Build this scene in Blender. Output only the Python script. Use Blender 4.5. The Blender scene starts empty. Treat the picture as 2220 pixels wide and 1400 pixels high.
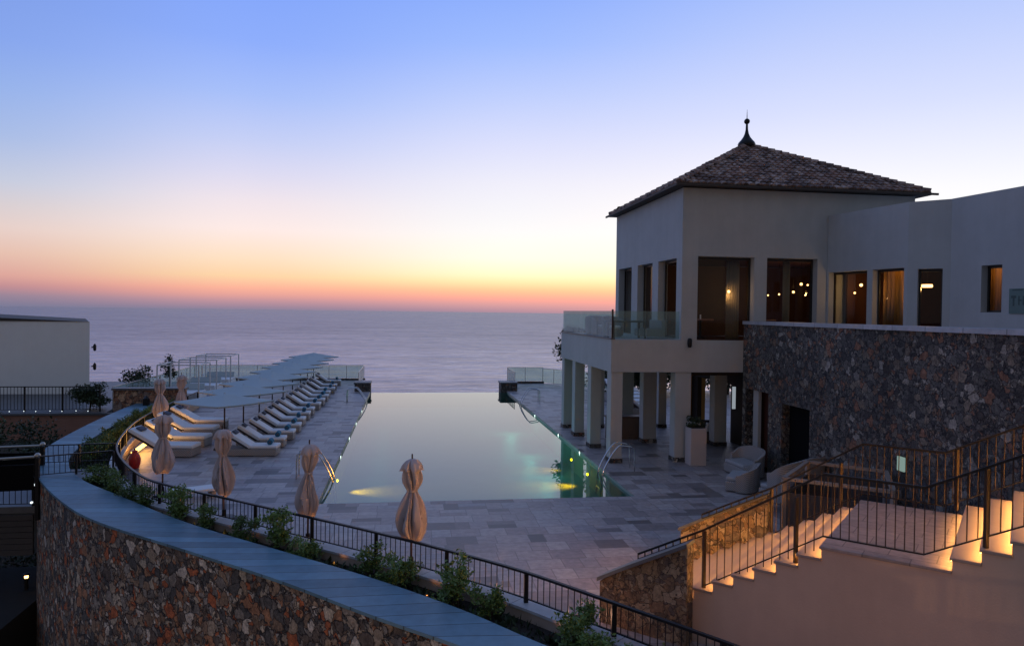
import bpy, bmesh, math, random
from mathutils import Vector, Matrix, noise as mnoise
from mathutils.geometry import tessellate_polygon
random.seed(7)
S = bpy.context.scene
COL = S.collection
R = math.radians

# ------------------------------------------------------------------ helpers
def lin(r, g, b):
    f = lambda c: (c/255/12.92) if c/255 <= .04045 else ((c/255+.055)/1.055)**2.4
    return (f(r), f(g), f(b), 1)

class MB:
    """collects faces; build() links them as ONE mesh object"""
    def __init__(s): s.v = []; s.f = []; s.uv = {}
    def add(s, vs, fs, uvs=None):
        n = len(s.v); s.v += [tuple(v) for v in vs]
        for i, f in enumerate(fs):
            if uvs: s.uv[len(s.f)] = uvs[i]
            s.f.append(tuple(a+n for a in f))
        return s
    def box(s, x0, y0, z0, x1, y1, z1):
        vs = [(x, y, z) for z in (z0, z1) for y in (y0, y1) for x in (x0, x1)]
        return s.add(vs, [(0,2,3,1),(4,5,7,6),(0,1,5,4),(2,6,7,3),(0,4,6,2),(1,3,7,5)])
    def obox(s, o, a, b, c):
        """box from corner o with edge vectors a, b, c"""
        o, a, b, c = map(Vector, (o, a, b, c))
        vs = [o, o+a, o+b, o+a+b, o+c, o+a+c, o+b+c, o+a+b+c]
        return s.add(vs, [(0,2,3,1),(4,5,7,6),(0,1,5,4),(2,6,7,3),(0,4,6,2),(1,3,7,5)])
    def prism(s, poly, z0, z1):
        n = len(poly)
        tri = tessellate_polygon([[Vector((p[0], p[1], 0)) for p in poly]])
        s.add([(p[0], p[1], z1) for p in poly], [t for t in tri])
        s.add([(p[0], p[1], z0) for p in poly], [t[::-1] for t in tri])
        for i in range(n):
            a, b = poly[i], poly[(i+1) % n]
            s.add([(a[0],a[1],z0),(b[0],b[1],z0),(b[0],b[1],z1),(a[0],a[1],z1)], [(0,1,2,3)])
        return s
    def extrude(s, poly, o, d, e):
        """poly in (t,z) on the vertical plane through o along d, swept by vector e"""
        o, d, e = Vector(o), Vector(d), Vector(e)
        tri = tessellate_polygon([[Vector((p[0], p[1], 0)) for p in poly]])
        P = [o + d*p[0] + Vector((0,0,p[1])) for p in poly]
        Q = [p+e for p in P]
        s.add(P, tri); s.add(Q, [t[::-1] for t in tri])
        n = len(P)
        for i in range(n):
            j = (i+1) % n
            s.add([P[i], P[j], Q[j], Q[i]], [(0,1,2,3)])
        return s
    def tube(s, pts, r, n=8, r2=None, cap=True):
        pts = [Vector(p) for p in pts]; m = len(pts); rings = []
        for i, p in enumerate(pts):
            t = (pts[min(i+1, m-1)] - pts[max(i-1, 0)]).normalized()
            u = t.cross(Vector((0,0,1)))
            if u.length < 1e-3: u = Vector((1,0,0))
            u.normalize(); w = u.cross(t).normalized()
            rr = r if r2 is None else r + (r2-r)*i/max(1, m-1)
            rings.append([p + (u*math.cos(2*math.pi*k/n) + w*math.sin(2*math.pi*k/n))*rr for k in range(n)])
        vs = [v for g in rings for v in g]; fs = []
        for i in range(m-1):
            for k in range(n):
                a, b = i*n+k, i*n+(k+1) % n
                fs.append((a, b, b+n, a+n))
        if cap: fs += [tuple(range(n))[::-1], tuple(range((m-1)*n, m*n))]
        return s.add(vs, fs)
    def bar(s, p, q, w, h):
        """rectangular bar from p to q, w wide and h tall"""
        p, q = Vector(p), Vector(q); t = (q-p).normalized()
        u = t.cross(Vector((0,0,1)))
        if u.length < 1e-3: u = Vector((1,0,0))
        u.normalize(); k = u.cross(t).normalized()
        return s.obox(p-u*w/2-k*h/2, q-p, u*w, k*h)
    def path(s, pts, w, h):
        """mitred rectangular sweep"""
        pts = [Vector(p) for p in pts]; m = len(pts); rings = []
        for i, p in enumerate(pts):
            t = (pts[min(i+1, m-1)] - pts[max(i-1, 0)]); t.normalize()
            u = t.cross(Vector((0,0,1))).normalized(); k = Vector((0,0,1))
            rings.append([p-u*w/2-k*h/2, p+u*w/2-k*h/2, p+u*w/2+k*h/2, p-u*w/2+k*h/2])
        vs = [v for g in rings for v in g]; fs = []
        for i in range(m-1):
            for k in range(4):
                a, b = i*4+k, i*4+(k+1) % 4
                fs.append((a, b, b+4, a+4))
        fs += [(3,2,1,0), tuple((m-1)*4+k for k in range(4))]
        return s.add(vs, fs)
    def lathe(s, prof, n=24, c=(0,0,0), fold=None):
        vs = []; m = len(prof)
        for i, (r, z) in enumerate(prof):
            for k in range(n):
                a = 2*math.pi*k/n
                rr = r*(1 + (fold(a, i, z) if fold else 0))
                vs.append((c[0]+rr*math.cos(a), c[1]+rr*math.sin(a), c[2]+z))
        fs = []
        for i in range(m-1):
            for k in range(n):
                a, b = i*n+k, i*n+(k+1) % n
                fs.append((a, b, b+n, a+n))
        fs += [tuple(range(n))[::-1], tuple(range((m-1)*n, m*n))]
        return s.add(vs, fs)
    def sphere(s, c, r, n=10):
        pr = [(max(1e-4, math.sin(math.pi*i/n))*r, -math.cos(math.pi*i/n)*r) for i in range(n+1)]
        return s.lathe(pr, 12, c)
    def build(s, name, mat, parent=None, smooth=False, bevel=0, loc=None, keep=False):
        me = bpy.data.meshes.new(name); me.from_pydata(s.v, [], s.f)
        if s.uv:
            l = me.uv_layers.new(name='UVMap')
            for pi, uvs in s.uv.items():
                for k, li in enumerate(me.polygons[pi].loop_indices): l.data[li].uv = uvs[k]
        me.materials.append(mat)
        bm = bmesh.new(); bm.from_mesh(me)
        bmesh.ops.remove_doubles(bm, verts=bm.verts, dist=1e-5)
        if not keep: bmesh.ops.recalc_face_normals(bm, faces=bm.faces)
        bm.to_mesh(me); bm.free()
        if smooth:
            for p in me.polygons: p.use_smooth = True
            try: me.set_sharp_from_angle(angle=R(40))
            except Exception: pass
        o = bpy.data.objects.new(name, me); COL.objects.link(o)
        if parent is not None: o.parent = parent
        if loc is not None: o.location = loc
        if bevel:
            b = o.modifiers.new('bevel', 'BEVEL'); b.width = bevel; b.segments = 2; b.limit_method = 'ANGLE'
        return o

def tag(o, label, cat, group=None):
    o['label'] = label; o['category'] = cat
    if group: o['group'] = group
    return o
def thing(name, label, cat, loc=(0,0,0), rz=0, group=None):
    o = bpy.data.objects.new(name, None); COL.objects.link(o); o.empty_display_size = .2
    o.location = loc; o.rotation_euler = (0,0,rz)
    return tag(o, label, cat, group)
def struct(o): o['kind'] = 'structure'; return o
def dup(root, loc, rz=0, label=None, sc=None):
    r = root.copy(); COL.objects.link(r); r.location = loc; r.rotation_euler = (0,0,rz)
    if sc: r.scale = sc if hasattr(sc, '__len__') else (sc,)*3
    if label: r['label'] = label
    for ch in list(root.children):
        c = ch.copy(); COL.objects.link(c); c.parent = r
        for g in list(ch.children):
            d = g.copy(); COL.objects.link(d); d.parent = c
    return r
ORD = ['first','second','third','fourth','fifth','sixth','seventh','eighth','ninth','tenth','eleventh','twelfth',
       'thirteenth','fourteenth','fifteenth','sixteenth','seventeenth','eighteenth','nineteenth','twentieth',
       'twenty-first','twenty-second','twenty-third','twenty-fourth','twenty-fifth']
def catmull(P, n=6):
    out = []; P = [Vector(p) for p in P]
    for i in range(len(P)-1):
        a = P[max(i-1,0)]; b = P[i]; c = P[i+1]; d = P[min(i+2,len(P)-1)]
        for k in range(n):
            t = k/n
            out.append(.5*((2*b)+(c-a)*t+(2*a-5*b+4*c-d)*t*t+(3*b-a-3*c+d)*t**3))
    out.append(P[-1]); return out
def resample(P, step):
    out = [P[0].copy()]; acc = 0
    for a, b in zip(P, P[1:]):
        L = (b-a).length
        while acc + L >= step:
            t = (step-acc)/L; a = a + (b-a)*t; out.append(a.copy()); L = (b-a).length; acc = 0
        acc += L
    return out
def offset(P, d):
    out = []
    for i, p in enumerate(P):
        t = (P[min(i+1,len(P)-1)] - P[max(i-1,0)]).normalized()
        out.append(Vector((p.x - t.y*d, p.y + t.x*d)))
    return out

# ------------------------------------------------------------------ materials
class NT:
    def __init__(s, tree): s.t = tree; s.n = tree.nodes; s.l = tree.links
    def new(s, t, **kw):
        n = s.n.new(t)
        for k, v in kw.items():
            if k.startswith('i_'):
                key = k[2:]; key = int(key) if key.isdigit() else key
                s.set(n.inputs[key], v)
            else: setattr(n, k, v)
        return n
    def set(s, sock, v):
        if isinstance(v, bpy.types.NodeSocket): s.l.new(v, sock)
        else: sock.default_value = v
    def math(s, op, a, b=None, c=None):
        n = s.n.new('ShaderNodeMath'); n.operation = op; s.set(n.inputs[0], a)
        if b is not None: s.set(n.inputs[1], b)
        if c is not None: s.set(n.inputs[2], c)
        return n.outputs[0]
    def mix(s, f, a, b, mode='MIX'):
        n = s.n.new('ShaderNodeMix'); n.data_type = 'RGBA'; n.blend_type = mode
        s.set(n.inputs[0], f); s.set(n.inputs[6], a); s.set(n.inputs[7], b)
        return n.outputs[2]
    def ramp(s, f, stops, interp='LINEAR'):
        n = s.n.new('ShaderNodeValToRGB'); cr = n.color_ramp; cr.interpolation = interp
        while len(cr.elements) < len(stops): cr.elements.new(.5)
        for e, (p, c) in zip(cr.elements, stops): e.position = p; e.color = c if len(c) == 4 else (*c, 1)
        s.set(n.inputs[0], f); return n.outputs[0]
    def noise(s, vec, scale, detail=4, rough=.55, out=0):
        n = s.n.new('ShaderNodeTexNoise'); s.l.new(vec, n.inputs['Vector'])
        n.inputs['Scale'].default_value = scale; n.inputs['Detail'].default_value = detail
        n.inputs['Roughness'].default_value = rough; return n.outputs[out]
    def pos(s): return s.n.new('ShaderNodeNewGeometry').outputs['Position']
    def obj(s): return s.n.new('ShaderNodeTexCoord').outputs['Object']
    def bump(s, h, strength=.3, dist=.02):
        n = s.n.new('ShaderNodeBump'); n.inputs['Strength'].default_value = strength
        n.inputs['Distance'].default_value = dist; s.l.new(h, n.inputs['Height']); return n.outputs[0]
def newmat(name):
    m = bpy.data.materials.new(name); m.use_nodes = True
    t = NT(m.node_tree); b = t.n['Principled BSDF']
    return m, t, b
def mat(name, col, rough=.6, metal=0, var=.2, vs=3., bump=0., bs=40., rand=0, spec=.5, streak=0.):
    m, t, b = newmat(name); c = (*col[:3], 1)
    v = t.noise(t.obj(), vs, 5)
    f = t.math('MULTIPLY_ADD', v, 2*var, 1-var)
    if streak:                                        # rain streaks and patchy wear running down the wall
        mp = t.new('ShaderNodeMapping', i_Scale=(2.2,2.2,.16)); t.l.new(t.obj(), mp.inputs[0])
        st = t.noise(mp.outputs[0], 1., 5, .65); pa = t.noise(t.obj(), 1.7, 6, .7)
        f = t.math('MULTIPLY', f, t.math('MULTIPLY_ADD', t.math('ADD', st, pa), streak, 1-streak))
    if rand:
        rr = t.n.new('ShaderNodeObjectInfo').outputs['Random']
        f = t.math('MULTIPLY', f, t.math('MULTIPLY_ADD', rr, 2*rand, 1-rand))
    cc = t.n.new('ShaderNodeVectorMath'); cc.operation = 'SCALE'
    cc.inputs[0].default_value = c[:3]; t.l.new(f, cc.inputs['Scale'])
    t.l.new(cc.outputs[0], b.inputs['Base Color'])
    b.inputs['Roughness'].default_value = rough; b.inputs['Metallic'].default_value = metal
    b.inputs['Specular IOR Level'].default_value = spec
    if bump: t.l.new(t.bump(t.noise(t.obj(), bs, 4), bump, .01), b.inputs['Normal'])
    return m
def emit(name, col, st):
    m, t, b = newmat(name); t.n.remove(b)
    e = t.new('ShaderNodeEmission', i_Color=(*col, 1), i_Strength=st)
    t.l.new(e.outputs[0], t.n['Material Output'].inputs[0]); return m
def rubble(name, scale, pal, mortar, bright=1., edge=.05, contrast=1.):
    m, t, b = newmat(name); p = t.obj()
    def warp(vec, sc, amt):
        nz = t.new('ShaderNodeTexNoise', i_Scale=sc, i_Detail=2.); t.l.new(vec, nz.inputs['Vector'])
        sb = t.new('ShaderNodeVectorMath', operation='SUBTRACT'); t.l.new(nz.outputs['Color'], sb.inputs[0]); sb.inputs[1].default_value = (.5,)*3
        of = t.new('ShaderNodeVectorMath', operation='MULTIPLY_ADD'); t.l.new(sb.outputs[0], of.inputs[0])
        of.inputs[1].default_value = (amt,)*3; t.l.new(vec, of.inputs[2]); return of.outputs[0]
    q = warp(warp(p, scale*.9, 1.1/scale), scale*3.4, .42/scale)
    def vor(sc, feature='F1'):
        v = t.new('ShaderNodeTexVoronoi', feature=feature, i_Scale=sc); t.l.new(q, v.inputs['Vector']); return v
    def chan(v):
        s_ = t.new('ShaderNodeSeparateColor'); t.l.new(v.outputs['Color'], s_.inputs[0]); return s_.outputs
    v1, v2 = vor(scale), vor(scale*2.1); h1, h2 = chan(v1), chan(v2)
    e1, e2 = vor(scale, 'DISTANCE_TO_EDGE'), vor(scale*2.1, 'DISTANCE_TO_EDGE')
    n = len(pal)
    c1 = t.ramp(h1[0], [(i/n, c) for i, c in enumerate(pal)], 'CONSTANT')
    c2 = t.ramp(h2[1], [(i/n, c) for i, c in enumerate(pal[::-1])], 'CONSTANT')
    small = t.math('GREATER_THAN', h1[1], .52)                # about half of the cells break into smaller stones
    c = t.mix(small, c1, c2)
    ed = t.new('ShaderNodeMix', data_type='FLOAT'); t.l.new(small, ed.inputs[0])
    t.l.new(e1.outputs['Distance'], ed.inputs[2]); t.l.new(t.math('MINIMUM', e1.outputs['Distance'], e2.outputs['Distance']), ed.inputs[3])
    fine = t.noise(p, scale*4.5, 6, .7); mid = t.noise(p, scale*1.6, 4, .6)
    c = t.mix(1., c, t.ramp(fine, [(.28, (1-.75*contrast,)*3), (.5, (.95,)*3), (.72, (1+.75*contrast,)*3)]), 'MULTIPLY')
    c = t.mix(1., c, t.ramp(mid, [(.3, (1-.45*contrast,)*3), (.7, (1+.4*contrast,)*3)]), 'MULTIPLY')
    lg = t.noise(p, .5, 3)
    c = t.mix(1., c, t.ramp(lg, [(.3, (.75*bright,)*3), (.7, (1.2*bright,)*3)]), 'MULTIPLY')
    e = t.new('ShaderNodeMapRange', interpolation_type='SMOOTHSTEP', i_1=.0, i_2=edge); t.l.new(ed.outputs[0], e.inputs[0])
    t.l.new(t.mix(e.outputs[0], (*mortar, 1), c), b.inputs['Base Color'])
    b.inputs['Roughness'].default_value = .85
    h = t.math('ADD', t.math('MULTIPLY', e.outputs[0], .8), t.math('MULTIPLY', fine, .9))
    h = t.math('ADD', h, t.math('ADD', t.math('MULTIPLY', h1[2], .5), t.math('MULTIPLY', mid, .6)))
    t.l.new(t.bump(h, 1., .12), b.inputs['Normal']); return m
def slab(name, col, length, rough=.55, var=.35, joint=.018):
    """stone slabs with joints along UV u (metres)"""
    m, t, b = newmat(name)
    uv = t.n.new('ShaderNodeTexCoord').outputs['UV']
    sx = t.new('ShaderNodeSeparateXYZ'); t.l.new(uv, sx.inputs[0])
    u = t.math('DIVIDE', sx.outputs[0], length); fl = t.math('FLOOR', u); fr = t.math('FRACT', u)
    wn = t.new('ShaderNodeTexWhiteNoise', noise_dimensions='1D'); t.l.new(fl, wn.inputs['W'])
    jt = t.math('LESS_THAN', fr, joint/length)
    nz = t.noise(t.pos(), 5., 6, .6); n2 = t.noise(t.pos(), .9, 3)
    f = t.math('MULTIPLY', t.math('MULTIPLY_ADD', wn.outputs[0], var, 1-var/2), t.math('MULTIPLY_ADD', nz, .7, .65))
    f = t.math('MULTIPLY', f, t.math('MULTIPLY_ADD', n2, .5, .75))
    f = t.math('MULTIPLY', f, t.math('MULTIPLY_ADD', jt, -.75, 1.))
    cc = t.new('ShaderNodeVectorMath', operation='SCALE', i_0=col); t.l.new(f, cc.inputs['Scale'])
    t.l.new(cc.outputs[0], b.inputs['Base Color']); b.inputs['Roughness'].default_value = rough
    t.l.new(t.bump(t.math('SUBTRACT', nz, t.math('MULTIPLY', jt, 2.)), .25, .01), b.inputs['Normal']); return m
def pavers(name):
    m, t, b = newmat(name); p = t.obj()
    sx = t.new('ShaderNodeSeparateXYZ'); t.l.new(p, sx.inputs[0])
    U, V = 1.2, .6
    row = t.math('FLOOR', t.math('DIVIDE', sx.outputs[1], V))
    wr = t.new('ShaderNodeTexWhiteNoise', noise_dimensions='1D'); t.l.new(row, wr.inputs['W'])
    u = t.math('ADD', t.math('DIVIDE', sx.outputs[0], U), wr.outputs[0]); cu = t.math('FLOOR', u); fu = t.math('FRACT', u)
    fv = t.math('FRACT', t.math('DIVIDE', sx.outputs[1], V))
    cv = t.new('ShaderNodeCombineXYZ'); t.l.new(cu, cv.inputs[0]); t.l.new(row, cv.inputs[1])
    h1 = t.new('ShaderNodeTexWhiteNoise', noise_dimensions='3D'); t.l.new(cv.outputs[0], h1.inputs['Vector'])
    hs = t.new('ShaderNodeSeparateColor'); t.l.new(h1.outputs['Color'], hs.inputs[0])
    # each 1.2 x 0.6 cell is cut at a hashed place across, and one half of it again lengthways
    cut = t.math('MULTIPLY_ADD', hs.outputs[0], .4, .3)
    side = t.math('GREATER_THAN', fu, cut)
    sp2 = t.math('MULTIPLY', t.math('GREATER_THAN', hs.outputs[1], .45), side)
    half = t.math('MULTIPLY', t.math('GREATER_THAN', fv, .5), sp2)
    c3 = t.new('ShaderNodeCombineXYZ'); t.l.new(t.math('MULTIPLY_ADD', side, .37, cu), c3.inputs[0])
    t.l.new(t.math('MULTIPLY_ADD', half, .41, row), c3.inputs[1]); c3.inputs[2].default_value = 3.3
    h2 = t.new('ShaderNodeTexWhiteNoise', noise_dimensions='3D'); t.l.new(c3.outputs[0], h2.inputs['Vector'])
    g = .012
    def near(x, c, w): return t.math('LESS_THAN', t.math('ABSOLUTE', t.math('SUBTRACT', x, c)), w)
    j = t.math('MAXIMUM', near(fu, cut, g/U), near(t.math('FRACT', t.math('ADD', fu, .5)), .5, g/U))
    j = t.math('MAXIMUM', j, near(t.math('FRACT', t.math('ADD', fv, .5)), .5, g/V))
    j = t.math('MAXIMUM', j, t.math('MULTIPLY', near(fv, .5, g/V), sp2))
    col = t.ramp(h2.outputs[0], [(0, (.10,.085,.082)), (.12, (.17,.145,.14)), (.24, (.28,.24,.235)), (.6, (.335,.29,.28)), (.85, (.39,.355,.345)), (1, (.27,.255,.265))])
    nz = t.noise(p, 6., 6, .62); n2 = t.noise(p, .35, 3)
    col = t.mix(1., col, t.ramp(nz, [(.25, (.6,)*3), (.75, (1.3,)*3)]), 'MULTIPLY')
    col = t.mix(1., col, t.ramp(n2, [(.3, (.82,.84,.9)), (.7, (1.12,1.08,1.05))]), 'MULTIPLY')
    col = t.mix(t.math('MULTIPLY', j, .6), col, (.12,.11,.11,1))
    t.l.new(col, b.inputs['Base Color'])
    t.l.new(t.math('MULTIPLY_ADD', nz, .35, .33), b.inputs['Roughness'])
    t.l.new(t.bump(t.math('SUBTRACT', nz, j), .2, .008), b.inputs['Normal']); return m
def glass(name, tint, refl=1., rough=.0, milky=0.):
    m, t, b = newmat(name); t.n.remove(b)
    tr = t.new('ShaderNodeBsdfTransparent', i_Color=(*tint, 1)); gl = t.new('ShaderNodeBsdfGlossy', i_Roughness=rough)
    ge = t.n.new('ShaderNodeNewGeometry'); dt = t.new('ShaderNodeVectorMath', operation='DOT_PRODUCT')
    t.l.new(ge.outputs['Normal'], dt.inputs[0]); t.l.new(ge.outputs['Incoming'], dt.inputs[1])
    f5 = t.math('POWER', t.math('SUBTRACT', 1., t.math('ABSOLUTE', dt.outputs['Value'])), 5.)
    mx = t.new('ShaderNodeMixShader'); t.l.new(t.math('MULTIPLY', t.math('MULTIPLY_ADD', f5, .93, .05), refl), mx.inputs[0])
    t.l.new(tr.outputs[0], mx.inputs[1]); t.l.new(gl.outputs[0], mx.inputs[2]); sh = mx.outputs[0]
    if milky:
        df = t.new('ShaderNodeBsdfDiffuse', i_Color=(.55,.68,.64,1)); m2 = t.new('ShaderNodeMixShader', i_0=milky)
        t.l.new(sh, m2.inputs[1]); t.l.new(df.outputs[0], m2.inputs[2]); sh = m2.outputs[0]
    t.l.new(sh, t.n['Material Output'].inputs[0]); return m
def water(name):
    m, t, b = newmat(name); t.n.remove(b); p = t.pos()
    sc = t.new('ShaderNodeMapping', i_Scale=(.5,.5,.5)); t.l.new(p, sc.inputs[0])
    nb = t.bump(t.noise(sc.outputs[0], 1., 3), .008, .03)
    gl = t.new('ShaderNodeBsdfGlossy', i_Roughness=.01, i_Color=(1,1,1,1)); t.l.new(nb, gl.inputs['Normal'])
    tr = t.new('ShaderNodeBsdfTransparent', i_Color=(.24,.74,.70,1))
    fr = t.new('ShaderNodeFresnel', i_IOR=1.34); mx = t.new('ShaderNodeMixShader')
    t.l.new(fr.outputs[0], mx.inputs[0]); t.l.new(tr.outputs[0], mx.inputs[1]); t.l.new(gl.outputs[0], mx.inputs[2])
    t.l.new(mx.outputs[0], t.n['Material Output'].inputs[0]); return m
def seamat(name):
    m, t, b = newmat(name); t.n.remove(b); p = t.pos()
    sc = t.new('ShaderNodeMapping', i_Scale=(.4, 1., 1.)); t.l.new(p, sc.inputs[0])
    h = t.math('ADD', t.noise(sc.outputs[0], .16, 6, .62), t.math('MULTIPLY', t.noise(sc.outputs[0], .03, 4), 3.))
    nb = t.bump(h, .8, 2.6)
    gl = t.new('ShaderNodeBsdfGlossy', i_Roughness=.26, i_Color=(1,.92,.92,1)); t.l.new(nb, gl.inputs['Normal'])
    df = t.new('ShaderNodeBsdfDiffuse', i_Color=(.065,.055,.065,1))
    c = t.noise(sc.outputs[0], .012, 5, .6)
    c2 = t.noise(sc.outputs[0], .13, 9, .74)
    sy = t.new('ShaderNodeSeparateXYZ'); t.l.new(p, sy.inputs[0])          # reflection painted in: gloss share drops with distance, darkening the far sea
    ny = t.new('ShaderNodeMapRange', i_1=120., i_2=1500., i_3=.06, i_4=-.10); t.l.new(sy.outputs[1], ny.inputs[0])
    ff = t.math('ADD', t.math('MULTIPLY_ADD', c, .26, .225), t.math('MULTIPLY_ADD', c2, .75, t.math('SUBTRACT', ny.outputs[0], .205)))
    mx = t.new('ShaderNodeMixShader'); t.l.new(ff, mx.inputs[0])
    t.l.new(df.outputs[0], mx.inputs[1]); t.l.new(gl.outputs[0], mx.inputs[2])
    t.l.new(mx.outputs[0], t.n['Material Output'].inputs[0]); return m

STONE_PAL = [(.10,.095,.09),(.34,.27,.20),(.19,.17,.15),(.44,.13,.05),(.46,.39,.30),(.13,.10,.08),(.30,.21,.14),(.56,.50,.43),(.22,.15,.10),(.38,.19,.10),(.085,.08,.075),(.26,.23,.20)]
GREY_PAL = [(.10,.096,.092),(.22,.205,.19),(.14,.135,.128),(.18,.165,.15),(.33,.17,.11),(.115,.11,.105),(.27,.225,.18),(.42,.39,.345),(.16,.15,.138),(.24,.165,.12),(.085,.08,.076),(.2,.19,.18)]
M = {}
M['wallstone'] = rubble('warm_rubble_stone', 4.3, STONE_PAL, (.024,.018,.013), 1.36, .06, .75)
M['parapet'] = rubble('honey_rubble_stone', 4.6, [(.3,.2,.11),(.22,.15,.09),(.36,.27,.17),(.17,.13,.1),(.27,.17,.1),(.4,.31,.21)], (.07,.055,.04), 1.0, .045, .5)
M['greystone'] = rubble('grey_rubble_stone', 5.0, GREY_PAL, (.022,.02,.018), 1.0, .055, .8)
M['redstone'] = rubble('red_rubble_stone', 3.6, [(.3,.15,.09),(.22,.11,.07),(.35,.22,.14),(.18,.13,.11)], (.09,.06,.05), 1.9, .05, .7)
M['coping'] = slab('blue_grey_slate', (.085,.175,.235), .62, .5, .6, .03)
M['kerb'] = slab('pale_grey_stone', (.40,.40,.42), 1.1, .5, .2, .014)
M['capstone'] = slab('grey_capstone', (.34,.36,.40), 1.2, .5, .2, .02)
M['pavers'] = pavers('mixed_travertine_pavers')
M['stucco'] = mat('cream_stucco', (.405,.42,.42), .9, 0, .10, .5, .25, 60, streak=.22)
M['plaster'] = mat('pink_beige_plaster', (.47,.345,.265), .9, 0, .16, .7, .35, 35, streak=.18)
M['white_wall'] = mat('white_render', (.86,.86,.85), .9, 0, .05, .4, streak=.10)
M['white_paint'] = mat('white_painted_metal', (.62,.64,.67), .5, 0, .05)
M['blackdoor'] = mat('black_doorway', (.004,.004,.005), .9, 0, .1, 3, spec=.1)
M['barwood'] = mat('dark_brown_bar', (.10,.07,.055), .6, 0, .2, 3)
M['seatpad'] = mat('grey_seat_pad', (.34,.34,.35), .9, 0, .1, 5)
M['soffit'] = mat('dark_timber_soffit', (.05,.04,.035), .7)
M['tile'] = None
M['black'] = mat('black_iron', (.018,.017,.018), .45, .6, .2, 8)
M['bronze'] = mat('bronze_iron', (.035,.019,.012), .55, .4, .25, 6)
M['rail'] = mat('pale_steel_rail', (.38,.36,.33), .35, .8, .1)
M['steel'] = mat('polished_steel', (.62,.64,.66), .16, 1., .05)
M['frame'] = mat('dark_window_frame', (.02,.018,.016), .4)
M['fabric'] = mat('white_canvas', (.40,.47,.50), .85, 0, .06, 2, .15, 120)
M['umbrella'] = mat('beige_canvas', (.46,.385,.385), .9, 0, .12, 6, .2, 90)
M['mattress'] = mat('white_mattress_cloth', (.72,.745,.79), .9, 0, .06, 4, .2, 70)
M['wicker'] = None
M['pillow'] = mat('slate_blue_pillow', (.07,.09,.14), .9, 0, .1, 8)
M['teal'] = mat('teal_towel', (.02,.15,.25), .95, 0, .2, 30, .4, 150)
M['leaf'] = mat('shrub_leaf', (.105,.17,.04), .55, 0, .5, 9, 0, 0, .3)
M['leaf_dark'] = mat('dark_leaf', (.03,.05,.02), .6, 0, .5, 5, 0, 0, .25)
M['stem'] = mat('brown_stem', (.07,.05,.035), .8)
M['soil'] = mat('dark_soil', (.03,.022,.018), .95, 0, .4, 12, .6, 25)
M['ground'] = mat('dark_ground', (.018,.018,.016), .95, 0, .4, .6, .4, 3)
M['timber'] = mat('red_brown_timber', (.30,.155,.115), .7, 0, .25, 2)
M['slat'] = mat('grey_timber_slat', (.05,.045,.045), .7, 0, .25, 4)
M['glass'] = glass('window_glass', (.72,.74,.72), .75)
M['railglass'] = glass('green_rail_glass', (.80,.90,.86), .9, 0, .10)
M['water'] = water('pool_water')
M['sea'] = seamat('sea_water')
M['pooltile'] = mat('green_pool_tile', (.20,.30,.27), .5, 0, .12, 1.2)
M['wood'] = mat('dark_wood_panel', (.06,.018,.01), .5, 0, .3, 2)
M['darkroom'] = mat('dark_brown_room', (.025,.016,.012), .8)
M['amber'] = mat('amber_curtain', (.45,.24,.07), .9, 0, .1, 3)
M['palecurtain'] = mat('pale_curtain', (.4,.34,.26), .9, 0, .1, 3)
M['ped'] = mat('pink_grey_planter', (.46,.40,.38), .8, 0, .08, 2)
M['red'] = mat('red_enamel', (.42,.02,.015), .4)
def landing():
    m, t, b = newmat('landing_slabs'); mp = t.new('ShaderNodeMapping', i_Rotation=(0,0,math.radians(43.8))); t.l.new(t.pos(), mp.inputs[0])
    br = t.new('ShaderNodeTexBrick', i_Color1=(.27,.215,.195,1), i_Color2=(.20,.165,.155,1), i_Mortar=(.10,.085,.08,1), i_Scale=1.)
    br.inputs['Mortar Size'].default_value = .008; br.inputs['Brick Width'].default_value = .62; br.inputs['Row Height'].default_value = .42
    t.l.new(mp.outputs[0], br.inputs['Vector']); nz = t.noise(t.pos(), 7, 6, .65)
    t.l.new(t.mix(1., br.outputs['Color'], t.ramp(nz, [(.25, (.65,)*3), (.75, (1.3,)*3)]), 'MULTIPLY'), b.inputs['Base Color'])
    b.inputs['Roughness'].default_value = .55; t.l.new(t.bump(nz, .25, .01), b.inputs['Normal']); return m
M['landing'] = landing()
M['step'] = mat('pale_tread_stone', (.27,.21,.175), .6, 0, .12, 3, .1, 40)
M['sign'] = mat('green_sign_panel', (.10,.17,.16), .5)
M['ink'] = mat('dark_lettering', (.05,.085,.08), .6)
M['warmbulb'] = emit('warm_bulb', (1,.50,.17), 7)
M['warmstrip'] = emit('warm_led_strip', (1,.47,.10), 90)
M['ledbar'] = emit('yellow_led_bar', (1,.56,.12), 5)
M['coolbulb'] = emit('cool_bulb', (.85,.95,1), 1.6)
M['orangebulb'] = emit('orange_bulb', (1,.36,.08), 2.5)
M['poolbulb'] = emit('pool_bulb', (.8,1,.92), 3)
M['poolwarm'] = emit('pool_warm_bulb', (1,.30,.0), 22)
M['exit'] = emit('lit_exit_panel', (.55,.8,.72), .35)
M['gap'] = emit('sky_gleam_slit', (.75,.85,.95), .35)  # emission stands in for sky gleaming through narrow gaps

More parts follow.
